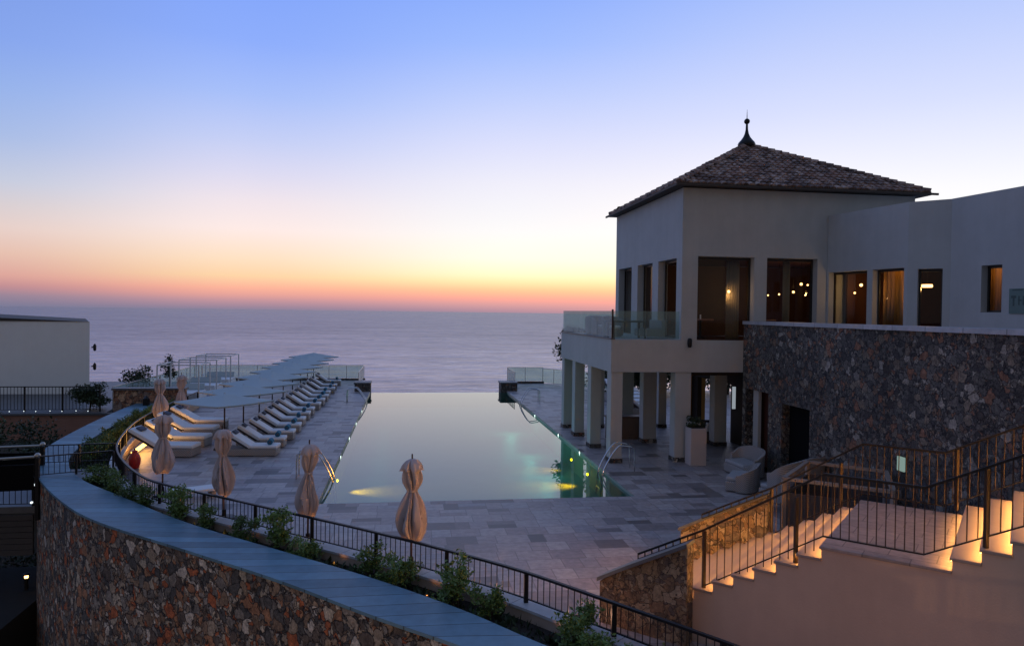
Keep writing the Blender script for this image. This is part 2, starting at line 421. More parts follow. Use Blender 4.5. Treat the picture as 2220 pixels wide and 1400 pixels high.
def wicker():
    m, t, b = newmat('woven_wicker'); p = t.obj()
    w1 = t.new('ShaderNodeTexWave', bands_direction='Z', i_Scale=14., i_Distortion=.6); t.l.new(p, w1.inputs[0])
    w2 = t.new('ShaderNodeTexWave', bands_direction='DIAGONAL', i_Scale=9., i_Distortion=.6); t.l.new(p, w2.inputs[0])
    h = t.math('MULTIPLY', w1.outputs['Fac'], w2.outputs['Fac'])
    t.l.new(t.ramp(h, [(0, (.20,.185,.18)), (.6, (.42,.40,.39))]), b.inputs['Base Color'])
    b.inputs['Roughness'].default_value = .7; t.l.new(t.bump(h, .5, .01), b.inputs['Normal']); return m
M['wicker'] = wicker()
def rooftile():
    m, t, b = newmat('brown_roof_tile'); p = t.obj()
    sc = t.new('ShaderNodeMapping', i_Scale=(3.4,3.4,5.)); t.l.new(p, sc.inputs[0])
    vo = t.new('ShaderNodeTexVoronoi', i_Scale=1.); t.l.new(sc.outputs[0], vo.inputs['Vector'])
    sp = t.new('ShaderNodeSeparateColor'); t.l.new(vo.outputs['Color'], sp.inputs[0])
    c = t.ramp(sp.outputs[0], [(0, (.07,.05,.045)), (.3, (.15,.10,.085)), (.55, (.23,.14,.11)), (.8, (.36,.29,.26)), (1, (.12,.085,.075))])
    nz = t.noise(p, 14, 5)
    c = t.mix(1., c, t.ramp(nz, [(.3, (.8,)*3), (.7, (1.6,1.4,1.25))]), 'MULTIPLY')
    t.l.new(c, b.inputs['Base Color']); b.inputs['Roughness'].default_value = .8; return m
M['tile'] = rooftile()

# ------------------------------------------------------------------ camera
F, CX, CY, H = 1550., 1110., 700., 5.5
th, ph, ro = math.atan(225/F), math.atan(23.4/F), .0132
f0 = Vector((math.sin(th), math.cos(th), 0)); r0 = Vector((math.cos(th), -math.sin(th), 0)); zz = Vector((0,0,1))
fw = math.cos(ph)*f0 - math.sin(ph)*zz; up0 = math.sin(ph)*f0 + math.cos(ph)*zz
rt = r0*math.cos(ro) + up0*math.sin(ro); up = up0*math.cos(ro) - r0*math.sin(ro)
cam = bpy.data.cameras.new('camera'); cam.sensor_width = 36; cam.lens = 36*F/2220; cam.clip_end = 90000; cam.clip_start = .05
co = bpy.data.objects.new('camera', cam); COL.objects.link(co)
mw = Matrix((rt, up, -fw)).transposed().to_4x4(); mw.translation = (0, 0, H); co.matrix_world = mw
S.camera = co

# ------------------------------------------------------------------ world: dusk sky
W = bpy.data.worlds.new('World'); S.world = W; W.use_nodes = True
t = NT(W.node_tree); bg = t.n['Background']
gen = t.n.new('ShaderNodeTexCoord').outputs['Generated']
sx = t.new('ShaderNodeSeparateXYZ'); t.l.new(gen, sx.inputs[0])
z = t.math('MAXIMUM', sx.outputs[2], 0.)
az = t.math('ARCTAN2', sx.outputs[0], sx.outputs[1])          # 0 = out to sea, + = right
def sky(stops): return t.ramp(z, [(p, lin(*c)) for p, c in stops])
left = sky([(0,(122,122,150)),(.012,(150,132,152)),(.022,(190,140,148)),(.034,(218,163,156)),(.06,(228,190,176)),(.088,(229,206,201)),(.115,(214,205,210)),
            (.1405,(196,202,222)),(.19,(167,187,229)),(.24,(149,177,234)),(.291,(133,164,236)),(.41,(118,150,226)),(.62,(106,138,200)),(1,(108,128,166))])
midl = sky([(0,(142,130,155)),(.010,(188,146,158)),(.018,(228,162,155)),(.027,(250,178,155)),(.043,(252,212,168)),(.065,(253,224,195)),(.1036,(252,233,230)),
            (.14,(239,227,235)),(.175,(219,217,241)),(.215,(196,206,245)),(.27,(166,190,249)),(.33,(140,172,251)),(.41,(126,162,249)),(.62,(110,142,204)),(1,(108,128,166))])
mid = sky([(0,(165,138,158)),(.010,(210,158,162)),(.018,(250,168,156)),(.030,(253,200,155)),(.042,(254,238,180)),(.052,(254,254,208)),(.075,(254,254,238)),
           (.11,(249,249,250)),(.176,(236,236,250)),(.22,(220,224,252)),(.288,(188,205,253)),(.349,(156,186,254)),(.41,(138,172,252)),(.62,(112,144,206)),(1,(108,128,166))])
right = sky([(0,(170,140,158)),(.012,(225,160,160)),(.022,(255,180,160)),(.033,(255,215,160)),(.045,(255,246,195)),(.065,(255,255,235)),
             (.11,(253,253,253)),(.155,(248,249,254)),(.2,(233,237,254)),(.254,(213,222,254)),(.326,(190,206,253)),(.41,(160,187,252)),(.62,(116,147,208)),(1,(108,128,166))])
back = sky([(0,(112,107,107)),(.1,(113,110,112)),(.3,(109,112,120)),(.62,(106,118,144)),(1,(108,128,166))])
def step(a, b):
    n = t.new('ShaderNodeMapRange', interpolation_type='SMOOTHSTEP', i_1=a, i_2=b); t.l.new(az, n.inputs[0]); return n.outputs[0]
c = t.mix(step(R(-29), R(-12)), left, midl)
c = t.mix(step(R(-12), R(9)), c, mid)
c = t.mix(step(R(5), R(34)), c, right)
c = t.mix(step(R(62), R(120)), c, back)
c = t.mix(step(R(-75), R(-135)), c, back)
ns = t.new('ShaderNodeTexSky', sky_type='NISHITA'); ns.sun_disc = False
ns.sun_elevation = R(.8); ns.sun_rotation = R(25)
c = t.mix(1., c, t.mix(1., ns.outputs[0], (.012,.012,.012,1), 'MULTIPLY'), 'ADD')
t.l.new(c, bg.inputs['Color']); bg.inputs['Strength'].default_value = 1.
sun = bpy.data.lights.new('sunset_glow', 'SUN'); sun.energy = .06; sun.angle = R(14); sun.color = (1,.72,.5)
so = bpy.data.objects.new('sunset_glow', sun); COL.objects.link(so)
so.rotation_euler = Vector((-math.sin(R(25)), -math.cos(R(25)), -math.tan(R(3)))).to_track_quat('-Z', 'Y').to_euler()
S.view_settings.view_transform = 'Standard'; S.view_settings.look = 'None'; S.view_settings.exposure = 0; S.view_settings.gamma = 1

def lamp(parent, loc, watts, col=(1,.6,.25), rad=.04, kind='POINT', target=None, cone=70, blend=.8):
    l = bpy.data.lights.new('light_source', kind); l.energy = watts; l.color = col; l.shadow_soft_size = rad
    if kind == 'SPOT': l.spot_size = R(cone); l.spot_blend = blend
    o = bpy.data.objects.new('light_source', l); COL.objects.link(o); o.location = loc
    if target is not None: o.rotation_euler = (Vector(target)-Vector(loc)).to_track_quat('-Z','Y').to_euler()
    if parent is not None: o.parent = parent          # loc is local to the parent
    return o

# ------------------------------------------------------------------ sea, ground, deck, pool
def ring_plane(name, z, m, x0, x1, y0, y1):
    return struct(MB().add([(x0,y0,z),(x1,y0,z),(x1,y1,z),(x0,y1,z)], [(0,1,2,3)]).build(name, m, keep=True))
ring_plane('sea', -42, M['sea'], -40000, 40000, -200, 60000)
def terrain():
    xs = [-160,-120,-80,-50,-35,-25,-15,-5,5,15,25,40,60,90,140]; ys = [-60,-40,-20,0,10,20,30,40,50,56,62,70,82]
    vs = []; fs = []
    for j, y in enumerate(ys):
        for i, x in enumerate(xs):
            zz_ = -6.2 + mnoise.noise(Vector((x*.11, y*.11, 0)))*.6
            if y > 56: zz_ -= (y-56)*1.6
            if x < -35: zz_ -= (-35-x)*.25
            vs.append((x, y, zz_))
    n = len(xs)
    for j in range(len(ys)-1):
        for i in range(n-1):
            a = j*n+i; fs.append((a, a+1, a+1+n, a+n))
    struct(MB().add(vs, fs).build('hillside_ground', M['ground'], smooth=True))
terrain()

PX0, PX1, PY0, PY1 = -2.5, 6.85, 20.75, 49.2
RAIL = [(6.6,6.4),(5.5,8.0),(4.83,8.99),(4.43,9.56),(3.3,11.0),(2.01,12.6),(.58,13.99),(-.9,15.31),(-2.48,16.61),(-4.15,18.0),(-5.6,19.17),(-6.96,20.46),
        (-8.45,22.9),(-9.67,25.73),(-10.72,30.0),(-11.15,33.6),(-11.38,37.59),(-11.45,41.5)]
rail_c = resample(catmull(RAIL and [Vector(p) for p in RAIL], 10), .25)
COUT = [(3.6,8.1),(2.2,9.4),(.85,10.72),(-.59,12.04),(-2.38,13.79),(-4.59,15.72),(-7.39,18.18),(-9.24,20.49),(-10.91,23.07),(-11.8,24.9),(-12.74,27.57),(-13.4,31.62),(-13.9,36.36),(-14.15,41)]
CIN = [(4.9,7.9),(3.5,9.2),(2.16,10.56),(.94,12.06),(-.68,13.72),(-2.69,15.52),(-5.19,17.77),(-7.79,20.6),(-9.33,22.34),(-10.57,24.32),(-11.53,27.05),(-12.3,31.8),(-12.72,36),(-12.95,41)]
cout = catmull([Vector(p) for p in COUT], 8); cin = catmull([Vector(p) for p in CIN], 8)
ZK, ZC = .35, .45                                  # kerb and outer coping heights above the deck

k_in = offset(rail_c, -.12)                        # pool side of the kerb
deck_poly = [(p.x, p.y) for p in k_in] + [(-15.6,41.0),(-15.6,57.4),(-3.6,57.4),(-3.6,50.0),(PX0,50.0),(PX0,PY0),(PX1,PY0),(PX1,50.0),
             (7.5,50.0),(7.5,54.8),(10.6,54.8),(28,46),(28,5.6),(7.0,5.6)]
struct(MB().prism(deck_poly, -.9, 0).build('pool_deck', M['pavers']))
pb = MB()
pb.add([(PX0,PY0,-1.05),(PX1,PY0,-1.05),(PX1,PY1,-1.05),(PX0,PY1,-1.05)], [(0,1,2,3)])
e = .004
pb.add([(PX0+e,PY0,-1.05),(PX0+e,PY1,-1.05),(PX0+e,PY1,-.03),(PX0+e,PY0,-.03)], [(0,1,2,3)])
pb.add([(PX1-e,PY0,-1.05),(PX1-e,PY1,-1.05),(PX1-e,PY1,-.03),(PX1-e,PY0,-.03)], [(0,1,2,3)])
pb.add([(PX0,PY0+e,-1.05),(PX1,PY0+e,-1.05),(PX1,PY0+e,-.03),(PX0,PY0+e,-.03)], [(0,1,2,3)])
pb.box(PX0, PY1, -3.5, PX1, PY1+.25, -.125)
struct(pb.build('pool_basin', M['pooltile']))
struct(MB().add([(PX0+.003,PY0+.003,-.11),(PX1-.003,PY0+.003,-.11),(PX1-.003,PY1+.27,-.11),(PX0+.003,PY1+.27,-.11)], [(0,1,2,3)]).build('pool_water', M['water'], keep=True))
# stone end piers at the infinity edge
def pier(x0, x1, lab):
    r = thing('end_pier', lab, 'stone pier', (0,0,0), 0, 'piers at the infinity edge')
    MB().box(x0, 49.3, -3, x1, 50.6, .5).build('pier_block', M['greystone'], r, bevel=.02)
    MB().box(x0-.05, 49.25, .5, x1+.05, 50.65, .6).build('cap_slab', M['capstone'], r, bevel=.01)
pier(-3.55, -2.5, 'dark stone pier at the infinity edge on the lounger side of the pool')
pier(6.45, 7.6, 'dark stone pier at the infinity edge on the pavilion side of the pool')

# pool lights: small discs on both long walls
def pool_light(x, y, s, lab):
    r = thing('pool_light', lab, 'pool light', (x, y, -.075), 0, 'small white lights along the pool edge')
    MB().tube([(0,0,0),(s*.02,0,0)], .05, 12).build('lens', M['poolbulb'], r)
    MB().tube([(0,0,0),(s*.012,0,0)], .062, 12).build('bezel', M['steel'], r)
    lamp(r, (s*1.3, 0, -.38), 1.2 if s > 0 else 15, (.30,1,.72), .3)
for k, y in enumerate([27.7, 31.7, 35.8, 40.2]):
    pool_light(PX0+.006, y, 1, 'white pool light on the lounger side wall, '+ORD[k]+' from the near end')
for k, y in enumerate([27.8, 31.9, 38.0]):
    pool_light(PX1-.006, y, -1, 'white pool light on the pavilion side wall, '+ORD[k]+' from the near end')
def under_light(x, y, s, lab, w):
    r = thing('underwater_lamp', lab, 'pool lamp', (x, y, -.62), 0, 'yellow lamps under the water')
    MB().sphere((s*.03,0,0), .05, 8).build('lens', M['poolwarm'], r, smooth=True)
    MB().tube([(0,0,0),(s*.03,0,0)], .15, 14).build('bezel', M['steel'], r)
    lamp(r, (s*.12,0,.1), w*2.4, (1,.15,.0), .06, 'SPOT', (s*1.3,.0,-.42), 70, 1)
under_light(PX0+.008, 26.2, 1, 'yellow underwater lamp glowing by the near umbrella on the lounger side', 420)
under_light(PX1-.008, 26.4, -1, 'bright yellow underwater lamp below the pool ladder in front of the pavilion', 520)
under_light(PX1-.008, 29.1, -1, 'fainter yellow underwater lamp in the reflection of the pavilion columns', 200)

# pool ladders (pairs of bent tubes)
def ladder(loc, s, lab):
    r = thing('pool_ladder', lab, 'pool ladder', loc, 0, 'steel pool ladders')
    for dy in (-.28, .28):
        pts = catmull([Vector((-.2*s,dy,-.9)),Vector((-.12*s,dy,-.1)),Vector((.12*s,dy,.45)),Vector((.42*s,dy,.86)),Vector((.62*s,dy,.9)),Vector((.95*s,dy,.84)),Vector((1.02*s,dy,.7)),Vector((1.03*s,dy,0))], 6)
        MB().tube(pts, .024, 8).build('handrail', M['steel'], r, smooth=True)
    for zz_ in (-.35, -.6):
        MB().box(-.2, -.28, zz_, -.08, .28, zz_+.03).build('rung', M['steel'], r)
ladder((PX1,24.3,0), 1, 'steel pool ladder beside the pavilion corner column')
ladder((PX1,42.5,0), 1, 'steel pool ladder at the far end on the pavilion side')
ladder((PX0,24.1,0), -1, 'steel pool ladder behind the closed umbrella on the lounger side')
ladder((PX0,43.2,0), -1, 'steel pool ladder at the far end on the lounger side')

# ------------------------------------------------------------------ curved planter wall
def strip(mb, A, B, za, zb, uoff=0):
    """quad strip between two polylines of equal count, uv u = metres"""
    u = uoff
    for i in range(len(A)-1):
        L = ((A[i+1]-A[i]).length + (B[i+1]-B[i]).length)/2
        mb.add([(A[i].x,A[i].y,za),(A[i+1].x,A[i+1].y,za),(B[i+1].x,B[i+1].y,zb),(B[i].x,B[i].y,zb)], [(0,1,2,3)],
               [[(u,0),(u+L,0),(u+L,1),(u,1)]])
        u += L
def ringsolid(mb, A, B, z0, z1):
    strip(mb, A, B, z1, z1); strip(mb, A, A, z0, z1); strip(mb, B, B, z0, z1); strip(mb, A, B, z0, z0)
    for i in (0, -1):
        mb.add([(A[i].x,A[i].y,z0),(B[i].x,B[i].y,z0),(B[i].x,B[i].y,z1),(A[i].x,A[i].y,z1)], [(0,1,2,3)], [[(0,0),(0,1),(0,1),(0,0)]])
def vstrip(mb, A, z0, z1):
    strip(mb, A, A, z0, z1)
wroot = thing('planter_wall', 'tall curved rubble stone wall with broad blue-grey slab coping', 'stone wall', (0,0,0))
co_in = offset(cout, -.05); co_body = offset(cin, .05)
mb = MB(); ringsolid(mb, co_in, co_body, -6.5, ZC-.06); mb.build('stone_face', M['wallstone'], wroot)
mb = MB(); ringsolid(mb, cout, cin, ZC-.06, ZC); mb.build('coping', M['coping'], wroot)
kroot = thing('planter_kerb', 'pale curved kerb under the black railing round the deck', 'kerb', (0,0,0))
k_out = offset(rail_c, .22); k_out2 = offset(rail_c, .19); k_in2 = offset(rail_c, -.09)
mb = MB(); ringsolid(mb, k_out2, k_in2, -.9, ZK-.05); mb.build('kerb_body', M['plaster'], kroot)
mb = MB(); ringsolid(mb, k_out, k_in, ZK-.05, ZK); mb.build('kerb_slab', M['kerb'], kroot)
# soil between (cin and kerb outer line, resampled to equal counts)
def eqn(P, n):
    P = resample(P, .05); return [P[round(i*(len(P)-1)/(n-1))] for i in range(n)]
sa, sb = eqn(offset(cin, .02), 90), eqn(offset(rail_c, .17), 90)
mb = MB(); strip(mb, sa, sb, .05, .12); struct(mb.build('planter_soil', M['soil'], smooth=True))

# railing on the kerb
def railing(root, pts, h, post=2.2, bal=.14, lift=.06, rw=.05, rh=.035, pm=None, pw=.055, br=.008, ends=True):
    """pts: list of Vector (x,y,zbase). parts: top_rail, bottom_rail, post..., baluster_panel per bay"""
    pm = pm or M['black']
    Lc = [0]
    for a, b in zip(pts, pts[1:]): Lc.append(Lc[-1] + (b-a).length)
    def at(s):
        for i in range(len(pts)-1):
            if s <= Lc[i+1] + 1e-6:
                f = (s-Lc[i])/max(1e-6, Lc[i+1]-Lc[i]); return pts[i].lerp(pts[i+1], f)
        return pts[-1].copy()
    up_ = Vector((0,0,1))
    MB().path([p+up_*h for p in pts], rw, rh).build('top_rail', M['black'], root)
    MB().path([p+up_*lift for p in pts], .03, .022).build('bottom_rail', M['black'], root)
    T = Lc[-1]; nb = max(1, round(T/post)); bl = T/nb
    for k in range(nb+1):
        if not ends and k in (0, nb): continue
        p = at(k*bl); MB().box(p.x-pw/2, p.y-pw/2, p.z-.0, p.x+pw/2, p.y+pw/2, p.z+h-rh/2).build('post', pm, root)
    for k in range(nb):
        mb = MB(); n = max(1, round(bl/bal))
        for j in range(1, n):
            p = at(k*bl+bl*j/n); mb.tube([p+up_*lift, p+up_*h], br, 5, cap=False)
        mb.build('baluster_panel', M['black'], root)
rr = thing('curved_railing', 'long curved black iron railing on the kerb around the pool deck', 'railing', (0,0,0))
railing(rr, [Vector((p.x, p.y, ZK)) for p in rail_c[::2]], .53, 1.9, .135, .07, .06, .04, None, .075, .009)

# ------------------------------------------------------------------ plants
def leaf_cloud(n, rx, ry, rz, cz, size, seed, clump=7, flat=.6):
    rnd = random.Random(seed); mb = MB()
    cs = []
    for _ in range(clump):
        a = rnd.uniform(0, 6.28); q = rnd.uniform(.1, .85); h = rnd.uniform(-.8, .9)
        cs.append(Vector((rx*q*math.cos(a), ry*q*math.sin(a), cz+rz*h)))
    for _ in range(n):
        c = rnd.choice(cs); d = Vector((rnd.gauss(0,1), rnd.gauss(0,1), rnd.gauss(0,1))); d.normalize()
        p = c + Vector((d.x*rx, d.y*ry, d.z*rz))*rnd.uniform(.12, .5)
        s = size*rnd.uniform(.6, 1.3)
        u = Vector((rnd.gauss(0,1), rnd.gauss(0,1), rnd.gauss(.5,.6))).normalized()
        w = u.cross(Vector((rnd.gauss(0,1), rnd.gauss(0,1), rnd.gauss(0,1)))).normalized()
        k = u.cross(w)*s*.12
        mb.add([p, p+u*s*.5+w*s*.26+k, p+u*s, p+u*s*.5-w*s*.26+k], [(0,1,2,3)])
    return mb, cs
def shrub_proto(seed, h, w, n, size, lm, name='shrub', clump=7):
    r = thing(name, 'x', 'shrub')
    mb, cs = leaf_cloud(n, w, w, h*.42, h*.58, size, seed, clump); mb.build('foliage', lm, r)
    sb_ = MB()
    for c in cs:
        sb_.tube(catmull([Vector((0,0,-.1)), Vector((c.x*.3,c.y*.3,c.z*.45)), c], 3), .012, 5, .005)
    sb_.build('stem', M['stem'], r)
    return r
protos = [shrub_proto(11, .58, .36, 900, .072, M['leaf'], 'shrub', 12), shrub_proto(12, .72, .33, 950, .078, M['leaf'], 'shrub', 13),
          shrub_proto(13, .46, .42, 850, .07, M['leaf'], 'shrub', 12)]
used = [False]*3
cc = eqn(cin, 400); kk = eqn(offset(rail_c, .26), 400)
def nearest_line(x, y):
    return min(cc, key=lambda p: (p.x-x)**2+(p.y-y)**2)
FRONT = [((195,1035),1.1),((235,1065),.9),((275,1085),.9),((322,1090),.85),((390,1115),1.1),((462,1130),.75),((545,1155),.95),((632,1165),1.05),((710,1185),.9),
         ((812,1230),.7),((905,1240),1.05),((1010,1290),1.0),((1120,1305),.85),((1262,1380),1.05),((1318,1400),.7),((1415,1425),.75)]
def ray(px, py, z_):
    d = fw + rt*(px-CX)/F - up*(py-CY)/F
    return Vector((0,0,H)) + d*((z_-H)/d.z)
rnd = random.Random(3)
def mid_soil(x, y):
    a = nearest_line(x, y); b = min(kk, key=lambda p: (p.x-a.x)**2+(p.y-a.y)**2)
    return a.lerp(b, rnd.uniform(.5, .8))
looks = ['leafy green shrub','bushy green shrub','low spreading green shrub']
nf = len(FRONT)
def put_shrub(x, y, z_, sc, lab, group):
    k = rnd.randrange(3)
    rz = rnd.uniform(0, 6.28)
    sc *= 1.16
    sc3 = (sc*rnd.uniform(.9,1.1), sc*rnd.uniform(.9,1.1), sc*rnd.uniform(.9,1.15))
    if not used[k]:
        o = protos[k]; used[k] = True; o.location = (x,y,z_); o.rotation_euler = (0,0,rz); o.scale = sc3; o['label'] = lab
    else: o = dup(protos[k], (x,y,z_), rz, lab, sc3)
    o['group'] = group; return o
for i, ((px, py), sc) in enumerate(FRONT):
    p = ray(px, py+20, .1); q = mid_soil(p.x, p.y)
    put_shrub(q.x, q.y, .09, sc, 'green shrub in the curved planter, '+ORD[i]+' along from the little bridge towards the stairs', 'shrubs in the curved planter')
# strip beyond the bridge: close-set low shrubs
sA = [p for p in eqn(cin, 200)]; sB = [p for p in eqn(offset(rail_c, .26), 200)]
k = 0
for i in range(200):
    a = sA[i]
    if a.y < 25.6 or a.y > 39.5 or i % 4: continue
    b = min(sB, key=lambda p: (p.x-a.x)**2+(p.y-a.y)**2); q = a.lerp(b, rnd.uniform(.35,.65))
    put_shrub(q.x, q.y, .1, rnd.uniform(.8,1.0), 'low shrub in the planter strip beyond the bridge, '+(ORD[k] if k < len(ORD) else str(k+1)+'th')+' along from the bridge', 'shrubs beyond the bridge'); k += 1

def tree(name, lab, cat, loc, h, w, n, size, seed, trunk=.08, clump=12, group=None, cz=.6):
    r = thing(name, lab, cat, loc, 0, group)
    mb, cs = leaf_cloud(n, w, w, h*(1-cz)*.85, h*cz, size, seed, clump); mb.build('crown', M['leaf_dark'], r)
    tb = MB(); tb.tube(catmull([Vector((0,0,-.2)), Vector((.03*h,0,h*.3)), Vector((0,.02*h,h*cz))], 4), trunk, 8, trunk*.5)
    for c in cs[:8]: tb.tube([Vector((0,.01*h,h*cz*.7)), Vector((c.x*.5,c.y*.5,c.z*.9)), c], trunk*.35, 5, trunk*.1)
    tb.build('trunk', M['stem'], r); return r
# low ground cover over the soil, uncountable
gm = MB(); gr = random.Random(5)
gA, gB = eqn(cin, 600), eqn(offset(rail_c, .24), 600)
for i in range(8, 600):
    a = gA[i]; b = min(gB, key=lambda p: (p.x-a.x)**2+(p.y-a.y)**2)
    for _ in range(9 if a.y < 26 else 5):
        q = a.lerp(b, gr.uniform(.06,.94)); p = Vector((q.x+gr.uniform(-.05,.05), q.y+gr.uniform(-.05,.05), .09)); s_ = gr.uniform(.07,.2)*(1.4 if gr.random() < .15 else 1)
        u = Vector((gr.gauss(0,.6), gr.gauss(0,.6), gr.uniform(.5,1.4))).normalized(); w = u.cross(Vector((gr.gauss(0,1), gr.gauss(0,1), gr.gauss(0,1)))).normalized()
        gm.add([p, p+u*s_*.5+w*s_*.2, p+u*s_, p+u*s_*.5-w*s_*.2], [(0,1,2,3)])
go = gm.build('ground_cover', M['leaf_dark']); go['kind'] = 'stuff'; tag(go, 'low dark ground cover between the shrubs in the curved planter', 'ground cover')
# dark planting on the lower ground at the left
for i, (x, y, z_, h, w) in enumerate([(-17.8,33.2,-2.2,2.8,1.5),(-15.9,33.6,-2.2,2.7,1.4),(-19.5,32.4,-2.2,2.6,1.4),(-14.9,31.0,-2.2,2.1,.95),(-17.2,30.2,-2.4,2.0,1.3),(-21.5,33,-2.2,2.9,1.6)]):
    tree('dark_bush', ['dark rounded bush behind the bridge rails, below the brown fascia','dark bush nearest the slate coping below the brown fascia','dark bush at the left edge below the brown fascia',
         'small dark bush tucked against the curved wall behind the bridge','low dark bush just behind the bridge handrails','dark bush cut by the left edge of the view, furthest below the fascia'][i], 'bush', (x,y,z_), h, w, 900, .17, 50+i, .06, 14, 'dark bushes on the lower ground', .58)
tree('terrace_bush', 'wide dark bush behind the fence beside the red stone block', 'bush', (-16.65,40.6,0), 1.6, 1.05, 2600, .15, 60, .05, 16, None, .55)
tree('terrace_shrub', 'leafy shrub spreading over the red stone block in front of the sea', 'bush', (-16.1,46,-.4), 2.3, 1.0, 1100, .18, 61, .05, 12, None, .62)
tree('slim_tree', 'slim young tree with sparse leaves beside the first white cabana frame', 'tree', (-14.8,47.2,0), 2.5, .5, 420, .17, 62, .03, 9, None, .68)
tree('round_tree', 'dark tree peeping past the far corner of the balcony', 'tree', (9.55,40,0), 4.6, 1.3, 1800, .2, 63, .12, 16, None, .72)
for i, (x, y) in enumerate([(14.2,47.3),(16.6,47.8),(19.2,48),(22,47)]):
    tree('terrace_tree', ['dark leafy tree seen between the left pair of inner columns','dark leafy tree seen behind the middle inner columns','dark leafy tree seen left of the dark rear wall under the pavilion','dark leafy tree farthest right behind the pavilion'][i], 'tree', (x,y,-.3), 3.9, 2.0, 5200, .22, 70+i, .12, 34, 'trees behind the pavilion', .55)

# ------------------------------------------------------------------ pavilion
def wall_holes(mb, p0, p1, z0, z1, th_, holes, inner=1):
    """vertical wall from p0 to p1 with rectangular holes [(s0,s1,a,b)], thickness th_ to the left of p0->p1 * inner"""
    p0, p1 = Vector((*p0,0)), Vector((*p1,0)); d = (p1-p0); L = d.length; d.normalize(); n = Vector((-d.y, d.x, 0))*inner*th_
    S_ = sorted({0, L, *[h[0] for h in holes], *[h[1] for h in holes]}); Z_ = sorted({z0, z1, *[h[2] for h in holes], *[h[3] for h in holes]})
    S_ = [s for s in S_ if 0 <= s <= L]; Z_ = [z_ for z_ in Z_ if z0 <= z_ <= z1]
    sol = {}
    for i in range(len(S_)-1):
        for j in range(len(Z_)-1):
            cs, cz = (S_[i]+S_[i+1])/2, (Z_[j]+Z_[j+1])/2
            sol[i,j] = not any(h[0] < cs < h[1] and h[2] < cz < h[3] for h in holes)
    P = lambda s, z_, k: p0 + d*s + n*k + Vector((0,0,z_))
    for (i,j), v in sol.items():
        if not v: continue
        a, b, c, e_ = S_[i], S_[i+1], Z_[j], Z_[j+1]
        mb.add([P(a,c,0),P(b,c,0),P(b,e_,0),P(a,e_,0)], [(0,1,2,3)]); mb.add([P(a,c,1),P(b,c,1),P(b,e_,1),P(a,e_,1)], [(3,2,1,0)])
        if not sol.get((i-1,j)): mb.add([P(a,c,0),P(a,c,1),P(a,e_,1),P(a,e_,0)], [(0,1,2,3)])
        if not sol.get((i+1,j)): mb.add([P(b,c,0),P(b,c,1),P(b,e_,1),P(b,e_,0)], [(0,1,2,3)])
        if not sol.get((i,j-1)): mb.add([P(a,c,0),P(b,c,0),P(b,c,1),P(a,c,1)], [(0,1,2,3)])
        if not sol.get((i,j+1)): mb.add([P(a,e_,0),P(b,e_,0),P(b,e_,1),P(a,e_,1)], [(0,1,2,3)])
    return mb
def window(parent, p0, p1, s0, s1, a, b, depth, inner=1, mull=0, pane=True, fw_=.07):
    p0, p1 = Vector((*p0,0)), Vector((*p1,0)); d = (p1-p0).normalized(); n = Vector((-d.y,d.x,0))*inner
    o = p0 + n*depth; P = lambda s, z_: o + d*s + Vector((0,0,z_))
    g = .003
    mb = MB(); t_ = n*.06
    mb.obox(P(s0+g,a+g), d*fw_, t_, (0,0,b-a-2*g)); mb.obox(P(s1-g-fw_,a+g), d*fw_, t_, (0,0,b-a-2*g))
    mb.obox(P(s0+g+fw_,a+g), d*(s1-s0-2*fw_-2*g), t_, (0,0,fw_)); mb.obox(P(s0+g+fw_,b-g-fw_*1.4), d*(s1-s0-2*fw_-2*g), t_, (0,0,fw_*1.4))
    for k in range(mull):
        s = s0 + (s1-s0)*(k+1)/(mull+1); mb.obox(P(s-.03,a+g+fw_), d*.06, t_, (0,0,b-a-2*g-2.4*fw_))
    f = mb.build('window', M['frame'], parent)
    if pane:
        q = n*.03
        MB().add([P(s0+fw_,a+fw_)+q,P(s1-fw_,a+fw_)+q,P(s1-fw_,b-fw_)+q,P(s0+fw_,b-fw_)+q], [(0,1,2,3)]).build('pane', M['glass'], f)
    return f
bd = thing('hotel_pavilion', 'cream stucco pavilion with brown hipped tile roof, balcony and columns beside the pool', 'building', (0,0,0))
BX0, BX1, BY0, BY1, ZE = 10.04, 19.5, 25.4, 33.95, 10.2
ZB, ZF = 3.35, 4.55
# upper walls: front (towards camera), left, right, rear
mb = MB()
WF = [(10.66-BX0,12.90-BX0,4.40,7.68),(13.40-BX0,15.46-BX0,4.9,7.68)]
wall_holes(mb, (BX0,BY0), (BX1,BY0), ZB, ZE, .42, WF, 1)
WL = [(BY1-33.45,BY1-31.45,4.58,7.63),(BY1-30.6,BY1-28.66,4.58,7.63),(BY1-27.95,BY1-25.95,4.58,7.63)]
wall_holes(mb, (BX0,BY1), (BX0,BY0+.42), ZB, ZE, .40, WL, 1)
wall_holes(mb, (BX1,BY0+.42), (BX1,BY1), ZB, ZE, .32, [], 1)
wall_holes(mb, (BX1-.32,BY1-.001), (BX0+.40,BY1-.001), ZB, ZE, .32, [(1,4,5,7.5),(5,8,5,7.5)], 1)
mb.build('wall', M['stucco'], bd)
window(bd, (BX0,BY0), (BX1,BY0), *WF[0], .32, 1, 0)
window(bd, (BX0,BY0), (BX1,BY0), *WF[1], .32, 1, 0)
for k, h in enumerate(WL): window(bd, (BX0,BY1), (BX0,BY0), *h, .28, 1, 0, pane=(k == 1))
